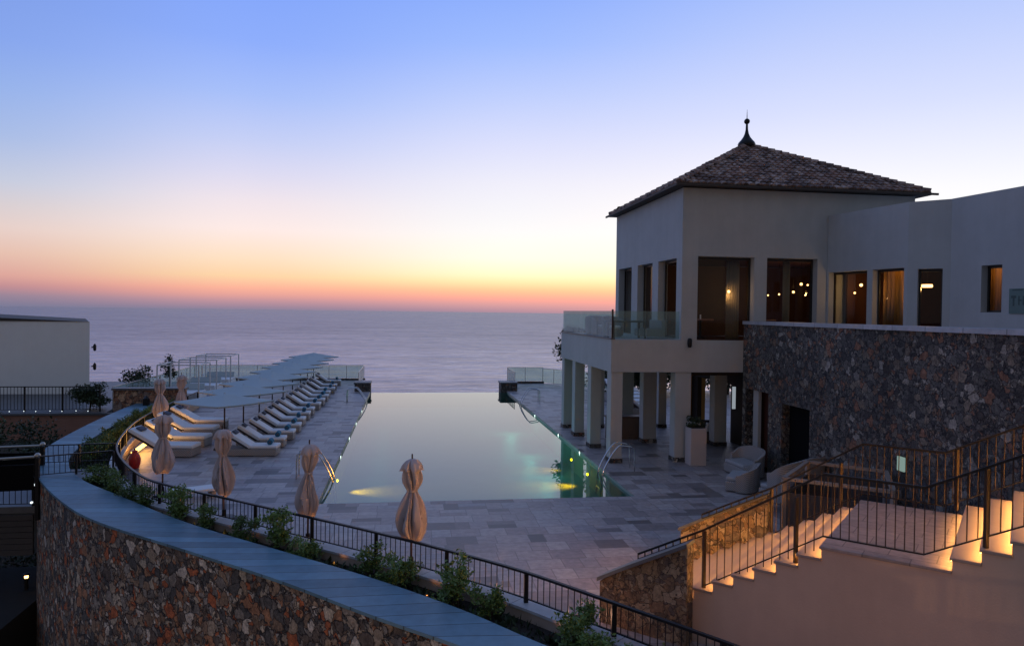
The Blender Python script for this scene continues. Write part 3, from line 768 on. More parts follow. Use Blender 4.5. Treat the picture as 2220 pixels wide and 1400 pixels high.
# interior lining: floor, ceiling, dark back walls
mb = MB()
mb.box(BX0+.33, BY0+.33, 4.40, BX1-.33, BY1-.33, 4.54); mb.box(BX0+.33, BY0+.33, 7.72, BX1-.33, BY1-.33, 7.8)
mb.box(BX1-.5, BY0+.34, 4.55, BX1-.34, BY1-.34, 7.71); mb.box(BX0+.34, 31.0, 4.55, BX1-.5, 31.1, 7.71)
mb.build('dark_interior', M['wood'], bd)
# balcony slab with deep fascia
mb = MB()
mb.prism([(7.37,BY0-.02),(12.5,BY0-.02),(12.5,25.39),(BX0-.003,25.39),(BX0-.003,BY1-.02),(BX0-.003,34.0),(7.37,34.0)], ZB, ZF)
mb.build('balcony_slab', M['stucco'], bd)
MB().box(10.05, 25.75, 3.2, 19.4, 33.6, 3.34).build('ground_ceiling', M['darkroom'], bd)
MB().box(7.34, 25.35, ZF, 7.5, 34.02, ZF+.05).build('balcony_edge', M['capstone'], bd)
# columns, each with a dark plinth
def column(x, y, w=.44, d=.55, top=ZB):
    c = MB().box(x, y, .16, x+w, y+d, top-.002).build('column', M['stucco'], bd, bevel=.012)
    MB().box(x-.025, y-.025, 0, x+w+.025, y+d+.025, .16).build('plinth', M['greystone'], c)
for y in (25.42, 28.35, 31.15, 33.4): column(7.40, y, .44, .55 if y < 33 else .5)
column(9.86, 25.42, .62, .5); column(9.95, 29.3, .6, .5); column(10.05, 32.6, .55, .5)
column(12.75, 28.4, .55, .5); column(12.05, 33.2, .4, .4); column(8.9, 33.4, .5, .5)
# rear ground-floor walls and doorways, dark
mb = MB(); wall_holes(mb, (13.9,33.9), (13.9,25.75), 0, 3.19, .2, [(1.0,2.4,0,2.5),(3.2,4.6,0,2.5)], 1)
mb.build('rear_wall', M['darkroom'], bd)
MB().box(13.3, 33.62, 0, 14.6, 33.74, 2.9).build('doorway_glow_panel', M['amber'], bd)  # amber colour stands in for the glow of a lit doorway
for (x, y, z0, z1, w) in [(14.0,31.2,1.55,2.6,.09),(14.45,31.2,1.5,2.6,.1),(12.36,25.9,1.9,2.75,.12)]:
    MB().box(x, y, z0, x+w, y+.05, z1).build('gleam_slit', M['gap'], bd)  # glowing box painted in where sky gleams through a gap
# roof
def roof():
    ov = .28; x0, x1, y0, y1 = BX0-ov, BX1+ov+.15, BY0-ov, BY1+ov
    cx, cy, zt = (x0+x1)/2-.25, (y0+y1)/2, 12.92; apex = Vector((cx,cy,zt))
    cr = [Vector((x0,y0,ZE+.12)),Vector((x1,y0,ZE+.12)),Vector((x1,y1,ZE+.12)),Vector((x0,y1,ZE+.12))]
    r = MB().add(cr+[apex], [(0,1,4),(1,2,4),(2,3,4),(3,0,4),(3,2,1,0)]).build('roof', M['tile'], bd)
    tl = MB(); nrow = 17
    for k in range(4):
        a, b = cr[k], cr[(k+1)%4]; e_ = (b-a); L = e_.length; e_.normalize()
        foot = a + e_*((apex-a).dot(e_)); upv = apex-foot; SL = upv.length; upv.normalize(); nrm = e_.cross(upv).normalized()
        sf = (apex-a).dot(e_); pitch = .27; nc = int(L/pitch)
        for row in range(nrow):
            v0, v1 = SL*row/nrow, SL*(row+1.12)/nrow
            for c_ in range(nc):
                s = (c_+.5)*pitch + L*0
                lo, hi = sf*v0/SL, L-(L-sf)*v0/SL
                if s < lo+.02 or s > hi-.02: continue
                w0, w1 = pitch*.56, pitch*.46; vs = []; jz = random.uniform(-.008,.012); js = random.uniform(-.012,.012)
                for v, w, lift in ((v0-.03,w0,.075+jz),(v1,w1,.03+jz)):
                    for q in range(5):
                        g = math.pi*q/4
                        vs.append(a + e_*(s+js-math.cos(g)*w/1.0*.92) + upv*v + nrm*(math.sin(g)*.085+lift-.05))
                tl.add(vs, [(q,q+1,q+6,q+5) for q in range(4)] + [(0,1,2,3,4)])
    tl.build('tile_courses', M['tile'], r)
    hp = MB()
    for k in range(4):
        n = 24
        for i in range(n):
            p, q = cr[k].lerp(apex, i/n), cr[k].lerp(apex, (i+1.15)/n if i < n-1 else 1)
            hp.tube([p+Vector((0,0,.05)), q+Vector((0,0,.03))], .13, 8, .10)
    hp.build('hip_tiles', M['tile'], r)
    MB().prism([(x0-.06,y0-.06),(x1+.06,y0-.06),(x1+.06,y1+.06),(x0-.06,y1+.06)], ZE+.03, ZE+.115).build('eaves_board', M['soffit'], r)
    g = MB()
    g.box(x0-.12,y0-.13,ZE+.02,x1+.26,y0-.065,ZE+.10)
    g.box(x0-.13,y0-.06,ZE+.02,x0-.065,y1+.3,ZE+.10)
    g.build('gutter', M['soffit'], r)
    MB().lathe([(.30,-.12),(.36,-.04),(.38,.05),(.34,.14),(.25,.24),(.15,.38),(.09,.52),(.055,.7),(.045,.98),(.04,1.0)], 20, (cx,cy,zt)).build('finial', M['black'], r, smooth=True)
    f = MB().sphere((cx,cy,zt+1.06), .125, 10); f.tube([(cx,cy,zt+1.15),(cx,cy,zt+1.58)], .022, 6, .006); f.build('finial_ball', M['black'], r, smooth=True)
roof()
# wings stepping towards the camera on the upper floor
W1a, W1b = (15.85,25.38), (16.47,21.74); W2b = (17.32,20.85); W3b = (18.2,12.0); WT, WB = 9.34, 4.2
def sz(pa, pb, px, py):
    d = fw + rt*(px-CX)/F - up*(py-CY)/F; a = Vector((*pa,0)); e_ = Vector((pb[0]-pa[0], pb[1]-pa[1], 0)).normalized(); n = Vector((-e_.y,e_.x,0))
    t_ = (a-Vector((0,0,H))).dot(n)/d.dot(n); q = Vector((0,0,H))+d*t_
    return (q-Vector((pa[0],pa[1],0))).dot(e_), q.z
def hole(pa, pb, xl, xr, yt, yb, zlow=None):
    s0, zt = sz(pa, pb, xl, yt); s1, _ = sz(pa, pb, xr, yt); _, zb = sz(pa, pb, (xl+xr)/2, yb)
    return (min(s0,s1), max(s0,s1), zlow if zlow else zb, zt)
h1 = hole(W1a,W1b,1797,1880,591,702,5.02); h2 = hole(W1a,W1b,1892,1960,586,708,5.02)
h2 = (h2[0],h2[1],h2[2],h1[3])
h3 = hole(W1b,W2b,1990,2044,583,708,5.02); h4 = hole(W2b,W3b,2128,2173,576,677)
wroot2 = thing('hotel_wing', 'plain cream stucco wing stepping forward beside the pavilion above the grey stone wall', 'building', (0,0,0))
mb = MB()
wall_holes(mb, W1a, W1b, WB, WT, .3, [h1,h2], 1); wall_holes(mb, W1b, W2b, WB, WT-.003, .3, [h3], 1); wall_holes(mb, W2b, W3b, WB, WT, .3, [h4], 1)
mb.build('wall', M['stucco'], wroot2)
for pa, pb, h in ((W1a,W1b,h1),(W1a,W1b,h2),(W1b,W2b,h3),(W2b,W3b,h4)): window(wroot2, pa, pb, *h, .24, 1, 0, True, .06)
MB().prism([(16.2,25.2),(16.8,21.9),(17.65,21.0),(18.5,12.2),(26,12.2),(26,25.2)], WT-.5, WT-.42).build('roof_slab', M['stucco'], wroot2)
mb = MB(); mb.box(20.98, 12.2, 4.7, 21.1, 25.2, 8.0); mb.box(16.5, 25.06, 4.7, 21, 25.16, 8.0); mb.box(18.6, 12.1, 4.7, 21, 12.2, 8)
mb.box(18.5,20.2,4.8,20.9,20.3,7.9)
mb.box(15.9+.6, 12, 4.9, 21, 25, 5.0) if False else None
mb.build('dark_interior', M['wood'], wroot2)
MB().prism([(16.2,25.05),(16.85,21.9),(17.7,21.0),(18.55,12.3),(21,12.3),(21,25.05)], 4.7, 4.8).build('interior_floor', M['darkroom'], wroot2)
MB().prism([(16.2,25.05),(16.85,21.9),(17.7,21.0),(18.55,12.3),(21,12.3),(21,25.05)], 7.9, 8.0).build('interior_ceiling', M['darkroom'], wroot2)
# green wall sign on the wing
s0, zs1 = sz(W2b, W3b, 2190, 626); s1, zs0 = sz(W2b, W3b, 2250, 680)
dw = Vector((W3b[0]-W2b[0], W3b[1]-W2b[1], 0)).normalized(); nw = Vector((dw.y,-dw.x,0))
if nw.y > 0 and nw.x > 0: nw = -nw
sgn = thing('wall_sign', 'dull green rectangular sign with dark lettering on the cream wing at the right edge', 'sign', (0,0,0))
so_ = Vector((*W2b,0)) + dw*s0 + nw*.004
MB().obox(so_+Vector((0,0,zs0)), dw*(s1-s0), nw*.03, (0,0,zs1-zs0)).build('panel', M['sign'], sgn)
mb = MB(); hh = zs1-zs0; LL = s1-s0
for (a, b, c_, d_) in [(.08,.62,.26,.72),(.14,.30,.20,.62),(.34,.34,.39,.70),(.34,.50,.46,.55),(.5,.34,.55,.7),(.5,.34,.64,.4),(.70,.34,.75,.7),(.70,.62,.84,.7),(.12,.92,.5,.97)]:
    mb.obox(so_+nw*.031+dw*LL*a+Vector((0,0,zs0+hh*b)), dw*LL*(c_-a), nw*.004, (0,0,hh*(d_-b)))
mb.build('lettering', M['ink'], sgn)
# curtains, lamps, furniture inside the upper rooms
def curtain(x, y, w, z0, z1, m, lab, rz=0):
    mb = MB(); n = 18; vs = []
    for k in range(n+1):
        o_ = .05*math.sin(k*2.2)
        for zz_ in (z0, z1): vs.append((x+w*k/n*math.cos(rz)-o_*math.sin(rz), y+w*k/n*math.sin(rz)+o_*math.cos(rz), zz_))
    mb.add(vs, [(2*k,2*k+2,2*k+3,2*k+1) for k in range(n)])
    o = mb.build('curtain', m, smooth=True); s_ = o.modifiers.new('cloth', 'SOLIDIFY'); s_.thickness = .012
    return tag(o, lab, 'curtain', 'curtains in the upper rooms')
curtain(12.15, 26.2, .55, 4.56, 7.7, M['palecurtain'], 'pale curtain inside the right edge of the tall balcony-side front window')
curtain(10.75, 26.3, .3, 4.56, 7.7, M['amber'], 'reddish brown curtain inside the left edge of the tall front window')
curtain(14.5, 26.2, .3, 4.56, 7.7, M['palecurtain'], 'pale curtain in the front window above the stone wall')
def inside(pa, pb, px, py, depth):
    e_ = Vector((pb[0]-pa[0], pb[1]-pa[1], 0)).normalized(); n = Vector((-e_.y, e_.x, 0))
    if n.x < 0: n = -n
    d_ = fw + rt*(px-CX)/F - up*(py-CY)/F; o_ = Vector((*pa,0)) + n*depth
    t_ = (o_-Vector((0,0,H))).dot(n)/d_.dot(n); return Vector((0,0,H)) + d_*t_, e_
for pa, pb, xa, xb, lab in ((W1a,W1b,1800,1824,'amber curtain at the left of the first window of the wing'),(W1a,W1b,1915,1960,'amber curtain lit from above in the second window of the wing'),(W2b,W3b,2146,2180,'glowing amber curtain in the small slot window of the wing')):
    p, e_ = inside(pa, pb, xa, 650, .95); q, _ = inside(pa, pb, xb, 650, .95)
    curtain(p.x, p.y, (q-p).length, 4.85, 7.85, M['amber'], lab, math.atan2(q.y-p.y, q.x-p.x))
def pend(px, py, y, rad, w, lab, m='warmbulb', ztop=7.7):
    d = fw + rt*(px-CX)/F - up*(py-CY)/F; p = Vector((0,0,H)) + d*(y/d.y)
    r = thing('pendant_lamp', lab, 'pendant lamp', p, 0, 'lit pendant lamps in the upper rooms')
    MB().sphere((0,0,0), rad*.62, 8).build('globe', M[m], r, smooth=True)
    MB().tube([(0,0,rad*.9),(0,0,ztop-p.z)], .006, 5).build('cord', M['black'], r)
    if w: lamp(r, (0,0,-rad-.03), w, (1,.55,.2), .05)
pend(1580,632,25.95,.085,7,'single glowing pendant lamp in the tall front window above the balcony floor')
pend(1737,616,27.4,.085,24,'largest and highest glowing pendant lamp in the front window above the stone wall')
pend(1751,618,28.4,.06,0,'small pendant lamp just right of the largest one in the front window')
pend(1720,633,27.8,.08,18,'orange pendant lamp low in the middle of the front window above the stone wall')
pend(1689,638,28.4,.06,0,'small faint pendant lamp left of the middle of the front window above the stone wall')
pend(1665,640,28.6,.05,0,'smallest pendant lamp at the left edge of the front window above the stone wall')
pend(1746,640,28.6,.05,0,'dim small pendant lamp low at the right edge of the second front window')
pend(1867,618,24.2,.09,16,'bright pendant lamp at the right edge of the first wing window','warmbulb',7.9)
pend(1853,635,24.4,.06,0,'small pendant lamp below the bright one in the first wing window','warmbulb',7.9)
d = fw + rt*(2010-CX)/F - up*(620-CY)/F; p = Vector((0,0,H)) + d*(22.0/d.y)
rl = thing('ring_lamp', 'flat oval glowing ceiling lamp in the narrow corner window of the wing', 'pendant lamp', p)
MB().lathe([(.02,-.05),(.16,-.045),(.17,.0),(.16,.05),(.02,.055)], 16).build('shade', M['warmbulb'], rl, smooth=True)
MB().tube([(0,0,.05),(0,0,7.9-p.z)], .008, 5).build('cord', M['black'], rl); lamp(rl, (0,0,-.1), 26, (1,.5,.16), .06)
for pa, pb, px, hz, w, lab in ((W1a,W1b,1938,7.6,6,'hidden lamp added to light the amber curtain of the second wing window'),(W2b,W3b,2164,7.7,15,'hidden lamp added to light the amber curtain of the slot window'),(W1a,W1b,1812,7.6,2,'hidden lamp added to light the amber curtain of the first wing window')):
    p, _ = inside(pa, pb, px, 650, .62)
    r = thing('added_curtain_lamp', lab, 'ceiling lamp', (p.x, p.y, hz), 0, 'hidden lamps added to light the wing curtains')  # added above the window heads, out of sight, to brighten the curtains
    MB().lathe([(.03,0),(.05,.02),(.06,.12)], 10).build('shade', M['black'], r, smooth=True); MB().tube([(0,0,.12),(0,0,7.9-hz)], .008, 5).build('cord', M['black'], r)
    lamp(r, (0,0,-.05), w, (1,.50,.13), .04)
# wall lamp on the balcony fascia
wl = thing('wall_lamp', 'small unlit black wall lamp on the balcony fascia under the tall window', 'wall lamp', (10.34,25.38,4.45))
MB().lathe([(.05,-.17),(.075,-.12),(.08,.12),(.05,.17)], 12, (0,-.11,0)).build('shade', M['black'], wl, smooth=True)
MB().box(-.05,-.06,-.08,.05,0,.08).build('bracket', M['black'], wl)

# dining furniture inside the upper room, seen through the tall windows
for i, (x, y) in enumerate([(11.6,27.3),(14.2,27.2)]):
    r = thing('dining_table', ['dark dining table inside the tall front window','dark dining table inside the front window above the stone wall'][i], 'table', (x,y,4.55), 0, 'dining tables in the upper room')
    MB().lathe([(.5,.72),(.52,.74),(.52,.77),(.5,.78)], 24).build('table_top', M['timber'], r); MB().lathe([(.25,0),(.25,.03),(.05,.06),(.05,.72)], 14).build('pedestal', M['frame'], r)
    MB().tube([(0,0,.78),(0,0,.95)], .03, 8).build('centrepiece', M['mattress'], r)
# balcony glass balustrade
gb = thing('balcony_balustrade', 'green tinted glass balustrade round the upper balcony', 'glass railing', (0,0,0))
def glassrun(root, a, b, z0, h, n, rail=True, post=True, m='railglass', pw=.03):
    a, b = Vector((*a,z0)), Vector((*b,z0)); e_ = b-a; L = e_.length; u = e_.normalized(); nn = Vector((-u.y,u.x,0)); g = .015
    for k in range(n):
        p = a + u*(L*k/n+g)
        MB().obox(p-nn*.006+Vector((0,0,.03)), u*(L/n-2*g), nn*.012, (0,0,h-.05)).build('glass_panel', M[m], root)
    if rail: MB().bar(a+Vector((0,0,h)), b+Vector((0,0,h)), .045, .03).build('top_rail', M['rail'], root)
    if post:
        for k in range(n+1):
            p = a + u*(L*k/n); MB().box(p.x-pw/2,p.y-pw/2,z0,p.x+pw/2,p.y+pw/2,z0+h-.016).build('post', M['rail'], root)
glassrun(gb, (7.43,33.9), (7.43,25.46), ZF+.05, 1.02, 8, False, False)
glassrun(gb, (7.46,25.44), (10.0,25.44), ZF+.01, 1.06, 2, False, False)
glassrun(gb, (7.46,33.93), (10.0,33.93), ZF+.01, 1.06, 3, False, False)
MB().box(7.38,25.37,ZF+.05,7.44,25.43,ZF+1.1).build('corner_post', M['black'], gb)
# balcony furniture
def armchair(loc, rz, lab, group, w=.8, h=.75, m='wicker'):
    r = thing('armchair', lab, 'armchair', loc, rz, group)
    n = 14; ins, outs = [], []
    for k in range(n+1):
        a = R(-30 + 240*k/n); outs.append((w*.5*math.cos(a), w*.5*math.sin(a))); ins.append((w*.42*math.cos(a), w*.42*math.sin(a)))
    mb = MB()
    for k in range(n):
        hz = lambda q: h*(.72+.28*math.sin(math.pi*q/n))
        A, B, C, D = outs[k], outs[k+1], ins[k+1], ins[k]; za, zb = hz(k), hz(k+1)
        mb.add([(A[0],A[1],.05),(B[0],B[1],.05),(B[0]*1.08,B[1]*1.08,zb),(A[0]*1.08,A[1]*1.08,za),(D[0],D[1],.05),(C[0],C[1],.05),(C[0]*1.04,C[1]*1.04,zb),(D[0]*1.04,D[1]*1.04,za)],
               [(0,1,2,3),(7,6,5,4),(3,2,6,7),(0,4,5,1)] + ([(0,3,7,4)] if k == 0 else []) + ([(1,5,6,2)] if k == n-1 else []))
    mb.build('wicker_shell', M[m], r, smooth=True)
    MB().lathe([(w*.44,.0),(w*.44,.3),(w*.40,.34)], 20).build('seat_base', M[m], r, smooth=True)
    MB().lathe([(w*.36,.34),(w*.39,.37),(w*.39,.43),(w*.34,.46)], 20).build('seat_cushion', M['mattress'], r, smooth=True)
    return r
armchair((8.3,30.2,ZF), R(20), 'white armchair nearest the glass on the balcony', 'white balcony chairs', .85, .85)
armchair((8.4,31.6,ZF), R(160), 'white armchair at the back of the balcony near the far corner', 'white balcony chairs', .85, .85)
armchair((8.35,28.6,ZF), R(10), 'white armchair in the middle of the balcony behind the glass', 'white balcony chairs', .85, .85)
tb = thing('balcony_table', 'low dark sofa table on the balcony behind the front glass', 'table', (8.35,26.7,ZF))
MB().box(-.7,-.45,.62,.7,.45,.68).build('table_top', M['slat'], tb, bevel=.01)
for x in (-.62,.62):
    for y in (-.38,.38): MB().box(x-.035,y-.035,0,x+.035,y+.035,.62).build('leg', M['slat'], tb)
sb_ = thing('balcony_sofa', 'low grey sofa on the balcony near the open door', 'sofa', (9.35,26.9,ZF))
MB().box(-.4,-.7,0.08,.4,.7,.38).build('seat', M['wicker'], sb_, bevel=.03); MB().box(.22,-.7,.38,.4,.7,.72).build('backrest', M['wicker'], sb_, bevel=.03)

# ground-floor furniture under the balcony
bar_ = thing('bar_counter', 'brown bar counter behind the corner column under the balcony', 'bar counter', (9.3,30.2,0))
MB().box(-.6,0,0,1.0,.5,.95).build('front_panel', M['barwood'], bar_); MB().box(-.68,-.06,.95,1.08,.56,1.0).build('counter_top', M['wood'], bar_, bevel=.01)
pt = thing('tall_planter', 'tall square pinkish planter with a round dark green shrub in front of the middle column', 'planter', (10.5,24.95,0))
MB().obox((-.30,-.28,0), (.60,0,0), (0,.56,0), (0,0,1.36)).build('pot', M['ped'], pt, bevel=.015)
mb, cs = leaf_cloud(420, .28, .28, .22, 1.52, .1, 90, 9); mb.build('shrub', M['leaf_dark'], pt)
MB().box(-.26,-.24,1.362,.26,.24,1.38).build('soil', M['soil'], pt)
sf = thing('cushioned_sofa', 'dark sofa with white cushions under the balcony between the columns', 'sofa', (12.55,29.4,0), R(-10))
MB().box(-.9,-.4,0,.9,.45,.42).build('seat', M['slat'], sf, bevel=.03); MB().box(-.9,.28,.42,.9,.45,.9).build('backrest', M['slat'], sf, bevel=.03)
for x in (-.45,.25): MB().obox((x,.0,.43), (.5,0,0), (0,.12,.03), (0,-.1,.4)).build('cushion', M['mattress'], sf, bevel=.04)

# ------------------------------------------------------------------ grey retaining wall with doorways
rw = thing('retaining_wall', 'tall grey rubble stone wall with slate coping running forward from the pavilion', 'stone wall', (0,0,0))
WX = 12.5; RY0, RY1 = 25.37, 9.0; ZT = 5.16
d1 = (RY0-24.6, RY0-22.85, 0, 2.75); d2 = (RY0-22.1, RY0-20.75, 0, 2.62)
d1 = (.25, 1.95, 0, 2.78); d2 = (2.85, 4.55, 0, 2.55)
mb = MB(); wall_holes(mb, (WX,RY0), (WX,RY1), -.5, ZT, .5, [d1, d2], 1); mb.build('stone_face', M['greystone'], rw)
a, b = [Vector((WX-.06,RY0)), Vector((WX-.06,RY1))], [Vector((WX+.75,RY0)), Vector((WX+.75,RY1))]
mb = MB(); ringsolid(mb, a, b, ZT, ZT+.12); mb.build('coping', M['capstone'], rw)
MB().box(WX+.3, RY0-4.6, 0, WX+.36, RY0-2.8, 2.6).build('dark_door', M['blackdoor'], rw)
MB().box(WX+.12, RY0-1.0, 0, WX+.24, RY0-.62, 2.78).build('pale_jamb', M['stucco'], rw)
MB().box(WX+.38, RY0-2.0, 0, WX+.44, RY0-.2, 2.8).build('timber_door', M['wood'], rw)
MB().prism([(WX+.5,12),(WX+.75,25.36),(15.84,25.36),(16.46,21.74),(17.31,20.85),(18.19,12)], 4.9, 5.02).build('terrace_floor', M['pavers'], rw)
# lit exit panel on the stone wall behind the stair
def on_wall(px, py):
    d = fw + rt*(px-CX)/F - up*(py-CY)/F; return Vector((0,0,H)) + d*(WX/d.x)
q0, q1 = on_wall(1948,1018), on_wall(1964,992)
ex = thing('exit_sign', 'small softly lit greenish panel on the grey stone wall behind the stair railing', 'sign', (0,0,0))
MB().box(WX-.05, q1.y, q0.z, WX-.012, q0.y, q1.z).build('lit_panel', M['exit'], ex)
MB().box(WX-.012, q1.y-.03, q0.z-.03, WX+.02, q0.y+.03, q1.z+.03).build('backplate', M['frame'], ex)

# ------------------------------------------------------------------ staircase
S0 = Vector((5.05,11.19,0)); SD = Vector((.7217,-.6922,0)); SN = Vector((.6922,.7217,0)); SW = 3.4; RI, TR = .183, .335
TL0, TL1 = 1.675, 3.37
zt = lambda k: .91 + RI*(k-1)
prof = []; treads = []
for k in range(-4, 7): treads.append((-TR+TR*(k-1), TR*(k-1), zt(k)))
treads.append((TL0, TL1, zt(7)))
for j in range(10): treads.append((TL1+.34*j, TL1+.34*(j+1), zt(8+j)))
sr = thing('staircase', 'wide pale stone staircase with lit steps and a landing at the lower right', 'staircase', (0,0,0))
poly = [(treads[0][0], -.3)]
for (a, b, z_) in treads: poly += [(a, z_-.045), (b, z_-.045)]
poly += [(treads[-1][1], -.3)]
body = MB().extrude(poly, S0, SD, SN*SW).build('plaster_side', M['plaster'], sr)
for i, (a, b, z_) in enumerate(treads):
    ov = .03
    o = S0 + SD*(a-ov) - SN*.025 + Vector((0,0,z_-.044))
    nm = 'landing' if i == 11 else 'tread'
    tr_ = MB().obox(o, SD*(b-a+ov-.004), SN*(SW+.03), (0,0,.044)).build(nm, M['landing'] if i == 11 else M['step'], sr, bevel=.006)
    # slim warm strip tucked under the nosing of each tread
    st = MB().obox(S0 + SD*(a-.022) + SN*.02 + Vector((0,0,z_-.056)), SD*.014, SN*(SW-.05), (0,0,.010)).build('light_strip', M['warmstrip'], tr_)
def para(w0, w1, ta, tb, lab, m):
    r = thing('stair_parapet', lab, 'stone parapet', (0,0,0), 0, 'stone parapets of the stair')
    z_ = lambda t_: .91 + RI/TR*(t_) + .93
    pl = [(ta,-.4),(tb,-.4),(tb,z_(tb)),(ta+.55,z_(ta+.55)),(ta,z_(ta+.55)-.34)]
    MB().extrude(pl, S0+SN*w0, SD, SN*(w1-w0)).build('stone_face', M[m], r)
    e_ = .05
    c = [(tb,z_(tb)),(ta+.55,z_(ta+.55)),(ta-.04,z_(ta+.55)-.345),(ta-.04,z_(ta+.55)-.275),(ta+.55,z_(ta+.55)+.065),(tb,z_(tb)+.065)]
    c = [(x, y+.002) for x, y in c]
    MB().extrude(c, S0+SN*(w0-e_), SD, SN*(w1-w0+2*e_)).build('coping', M['capstone'] if m == 'parapet' else M['plaster'], r)
para(-.30, -.03, -1.95, -.33, 'honey rubble stone parapet with sloping coping at the front foot of the lit stair', 'parapet')
para(SW+.01, SW+.3, -1.95, -.1, 'stone parapet lit orange along the far side of the lower stair flight', 'parapet')
# railings along the stair
def srail(w, lab, t0, t1, topext=None):
    r = thing('stair_railing', lab, 'railing', (0,0,0), 0, 'black iron stair railings')
    nz = lambda t_: .91 + RI/TR*t_ if t_ < TL0 else (zt(7) if t_ < 3.02 else zt(7) + (t_-3.02)*RI/.34)
    P = lambda t_, h: S0 + SN*w + SD*t_ + Vector((0,0,nz(t_)+h))
    knots = [t0, TL0, 3.02, t1]
    top = [P(k, 1.08) for k in knots]; full = [P(topext, 1.08)] + top if topext is not None else top
    MB().path(full, .045, .04).build('top_rail', M['black'], r)
    MB().path([P(k, .13) for k in knots], .028, .022).build('bottom_rail', M['black'], r)
    if topext is not None:
        mb = MB(); n = 9
        MB().path([P(topext, .99), P(t0, .99)], .028, .02).build('lower_rail', M['black'], r)
        for k in range(n+1):
            t_ = topext + (t0-topext)*k/n; mb.tube([P(t_,.985), P(t_,1.08)], .012, 5)
        mb.build('spacer_bars', M['black'], r)
    for t_ in ([t0+.03, 1.28, 3.75, 5.6] if w < 1 else [t0+.03, 1.3, 3.2, 4.6]):
        p, q = P(t_, -.02), P(t_, 1.06); MB().box(p.x-.026,p.y-.026,p.z,p.x+.026,p.y+.026,q.z).build('post', M['bronze'], r)
    for a, b in zip(knots, knots[1:]):
        n = max(2, round((b-a)/.125)); mb = MB()
        for k in range(1, n+1 if b != t1 else n): 
            t_ = a+(b-a)*k/n; mb.tube([P(t_,.13), P(t_,1.07)], .0085, 5, cap=False)
        mb.build('baluster_panel', M['bronze'], r)
srail(.09, 'black iron railing along the near edge of the lit stair and landing', -.22, 6.2, -1.4)
srail(SW-.06, 'black iron railing along the far edge of the stair against the grey wall', -.02, 6.0, -1.45)

# pale framed low enclosure and wicker seats between the stair and the grey wall
fr = thing('daybed_frame', 'pale square outdoor frame with dark screens standing behind the stair railing', 'daybed', (0,0,0))
A, B, C_, D = Vector((9.19,16.38,0)), Vector((11.06,14.9,0)), Vector((12.3,16.9,0)), Vector((10.9,18.2,0))
for p in (A, B, C_, D): MB().box(p.x-.05,p.y-.05,0,p.x+.05,p.y+.05,1.46).build('post', M['step'], fr)
for p, q in ((A,B),(B,C_),(C_,D),(D,A)):
    MB().bar(p+Vector((0,0,1.5)), q+Vector((0,0,1.5)), .11, .075).build('top_bar', M['step'], fr)
    e_ = (q-p).normalized(); MB().bar(p+e_*.06+Vector((0,0,.62)), q-e_*.06+Vector((0,0,.62)), .03, 1.1).build('screen', M['slat'], fr)
def tubsofa(loc, rz, lab, w, d_, h):
    r = thing('wicker_sofa', lab, 'wicker sofa', loc, rz, 'pale wicker seats by the grey wall')
    n = 18; mb = MB(); P = []
    for k in range(n+1):
        a = R(-10+200*k/n); f = 1+.10
        P.append((w/2*max(-1,min(1,1.12*math.cos(a))), d_/2*max(-1,min(1,1.12*math.sin(a))), h*(.66+.34*max(0,math.sin(a))**.7)))
    for k in range(n):
        a, b = P[k], P[k+1]; s = .86
        mb.add([(a[0],a[1],.04),(b[0],b[1],.04),(b[0]*1.06,b[1]*1.06,b[2]),(a[0]*1.06,a[1]*1.06,a[2]),(a[0]*s,a[1]*s,.04),(b[0]*s,b[1]*s,.04),(b[0]*(s+.06),b[1]*(s+.06),b[2]),(a[0]*(s+.06),a[1]*(s+.06),a[2])],
               [(0,1,2,3),(7,6,5,4),(3,2,6,7),(0,4,5,1)] + ([(0,3,7,4)] if k == 0 else []) + ([(1,5,6,2)] if k == n-1 else []))
    mb.build('wicker_back', M['wicker'], r, smooth=True)
    MB().box(-w*.42,-d_*.46,.03,w*.42,d_*.4,.33).build('seat_base', M['wicker'], r, bevel=.03)
    MB().box(-w*.40,-d_*.44,.335,w*.40,d_*.36,.46).build('seat_cushion', M['seatpad'], r, bevel=.04)
    return r
tubsofa((10.55,21.3,0), R(-125), 'nearest pale wicker tub sofa facing the pool in front of the grey wall', 1.5, .95, .82)
tubsofa((11.55,23.2,0), R(-85), 'pale wicker tub sofa farthest from the stair, before the doorways of the grey wall', 1.5, .95, .95)
tubsofa((11.5,20.0,0), R(205), 'widest pale wicker sofa with a high woven back turned to the stair railing', 2.0, 1.25, 1.33)

# lamps added out of view to warm the stair and curved walls, and the lit garden lamp at the left
def bollard(loc, w, lab, group=None, col=(1,.5,.18)):
    r = thing('bollard_lamp', lab, 'garden lamp', loc, 0, group)
    MB().lathe([(.06,0),(.06,.34),(.085,.36)], 12).build('post', M['black'], r, smooth=True)
    MB().lathe([(.05,.36),(.055,.40),(.055,.44),(.05,.46)], 12).build('bulb', M['warmbulb'], r, smooth=True)
    MB().lathe([(.1,.46),(.09,.5),(.02,.53)], 12).build('cap', M['black'], r, smooth=True)
    lamp(r, (0,0,.41), w, col, .05); return r
def lantern(loc, h, w, lab, col=(1,.47,.2)):
    r = thing('added_lamp_post', lab, 'lamp post', loc, 0, 'lamp posts added out of view to warm the curved wall')  # added below the view to throw warm light on the curved wall
    MB().tube([(0,0,0),(0,0,h)], .045, 10, .03).build('post', M['black'], r, smooth=True)
    MB().lathe([(.1,h),(.14,h+.05),(.16,h+.32),(.12,h+.36)], 12).build('lantern_glass', M['warmbulb'], r, smooth=True)
    MB().lathe([(.2,h+.36),(.12,h+.48),(.02,h+.56)], 12).build('cap', M['black'], r, smooth=True)
    lamp(r, (0,0,h-.06), w, col, .12); return r
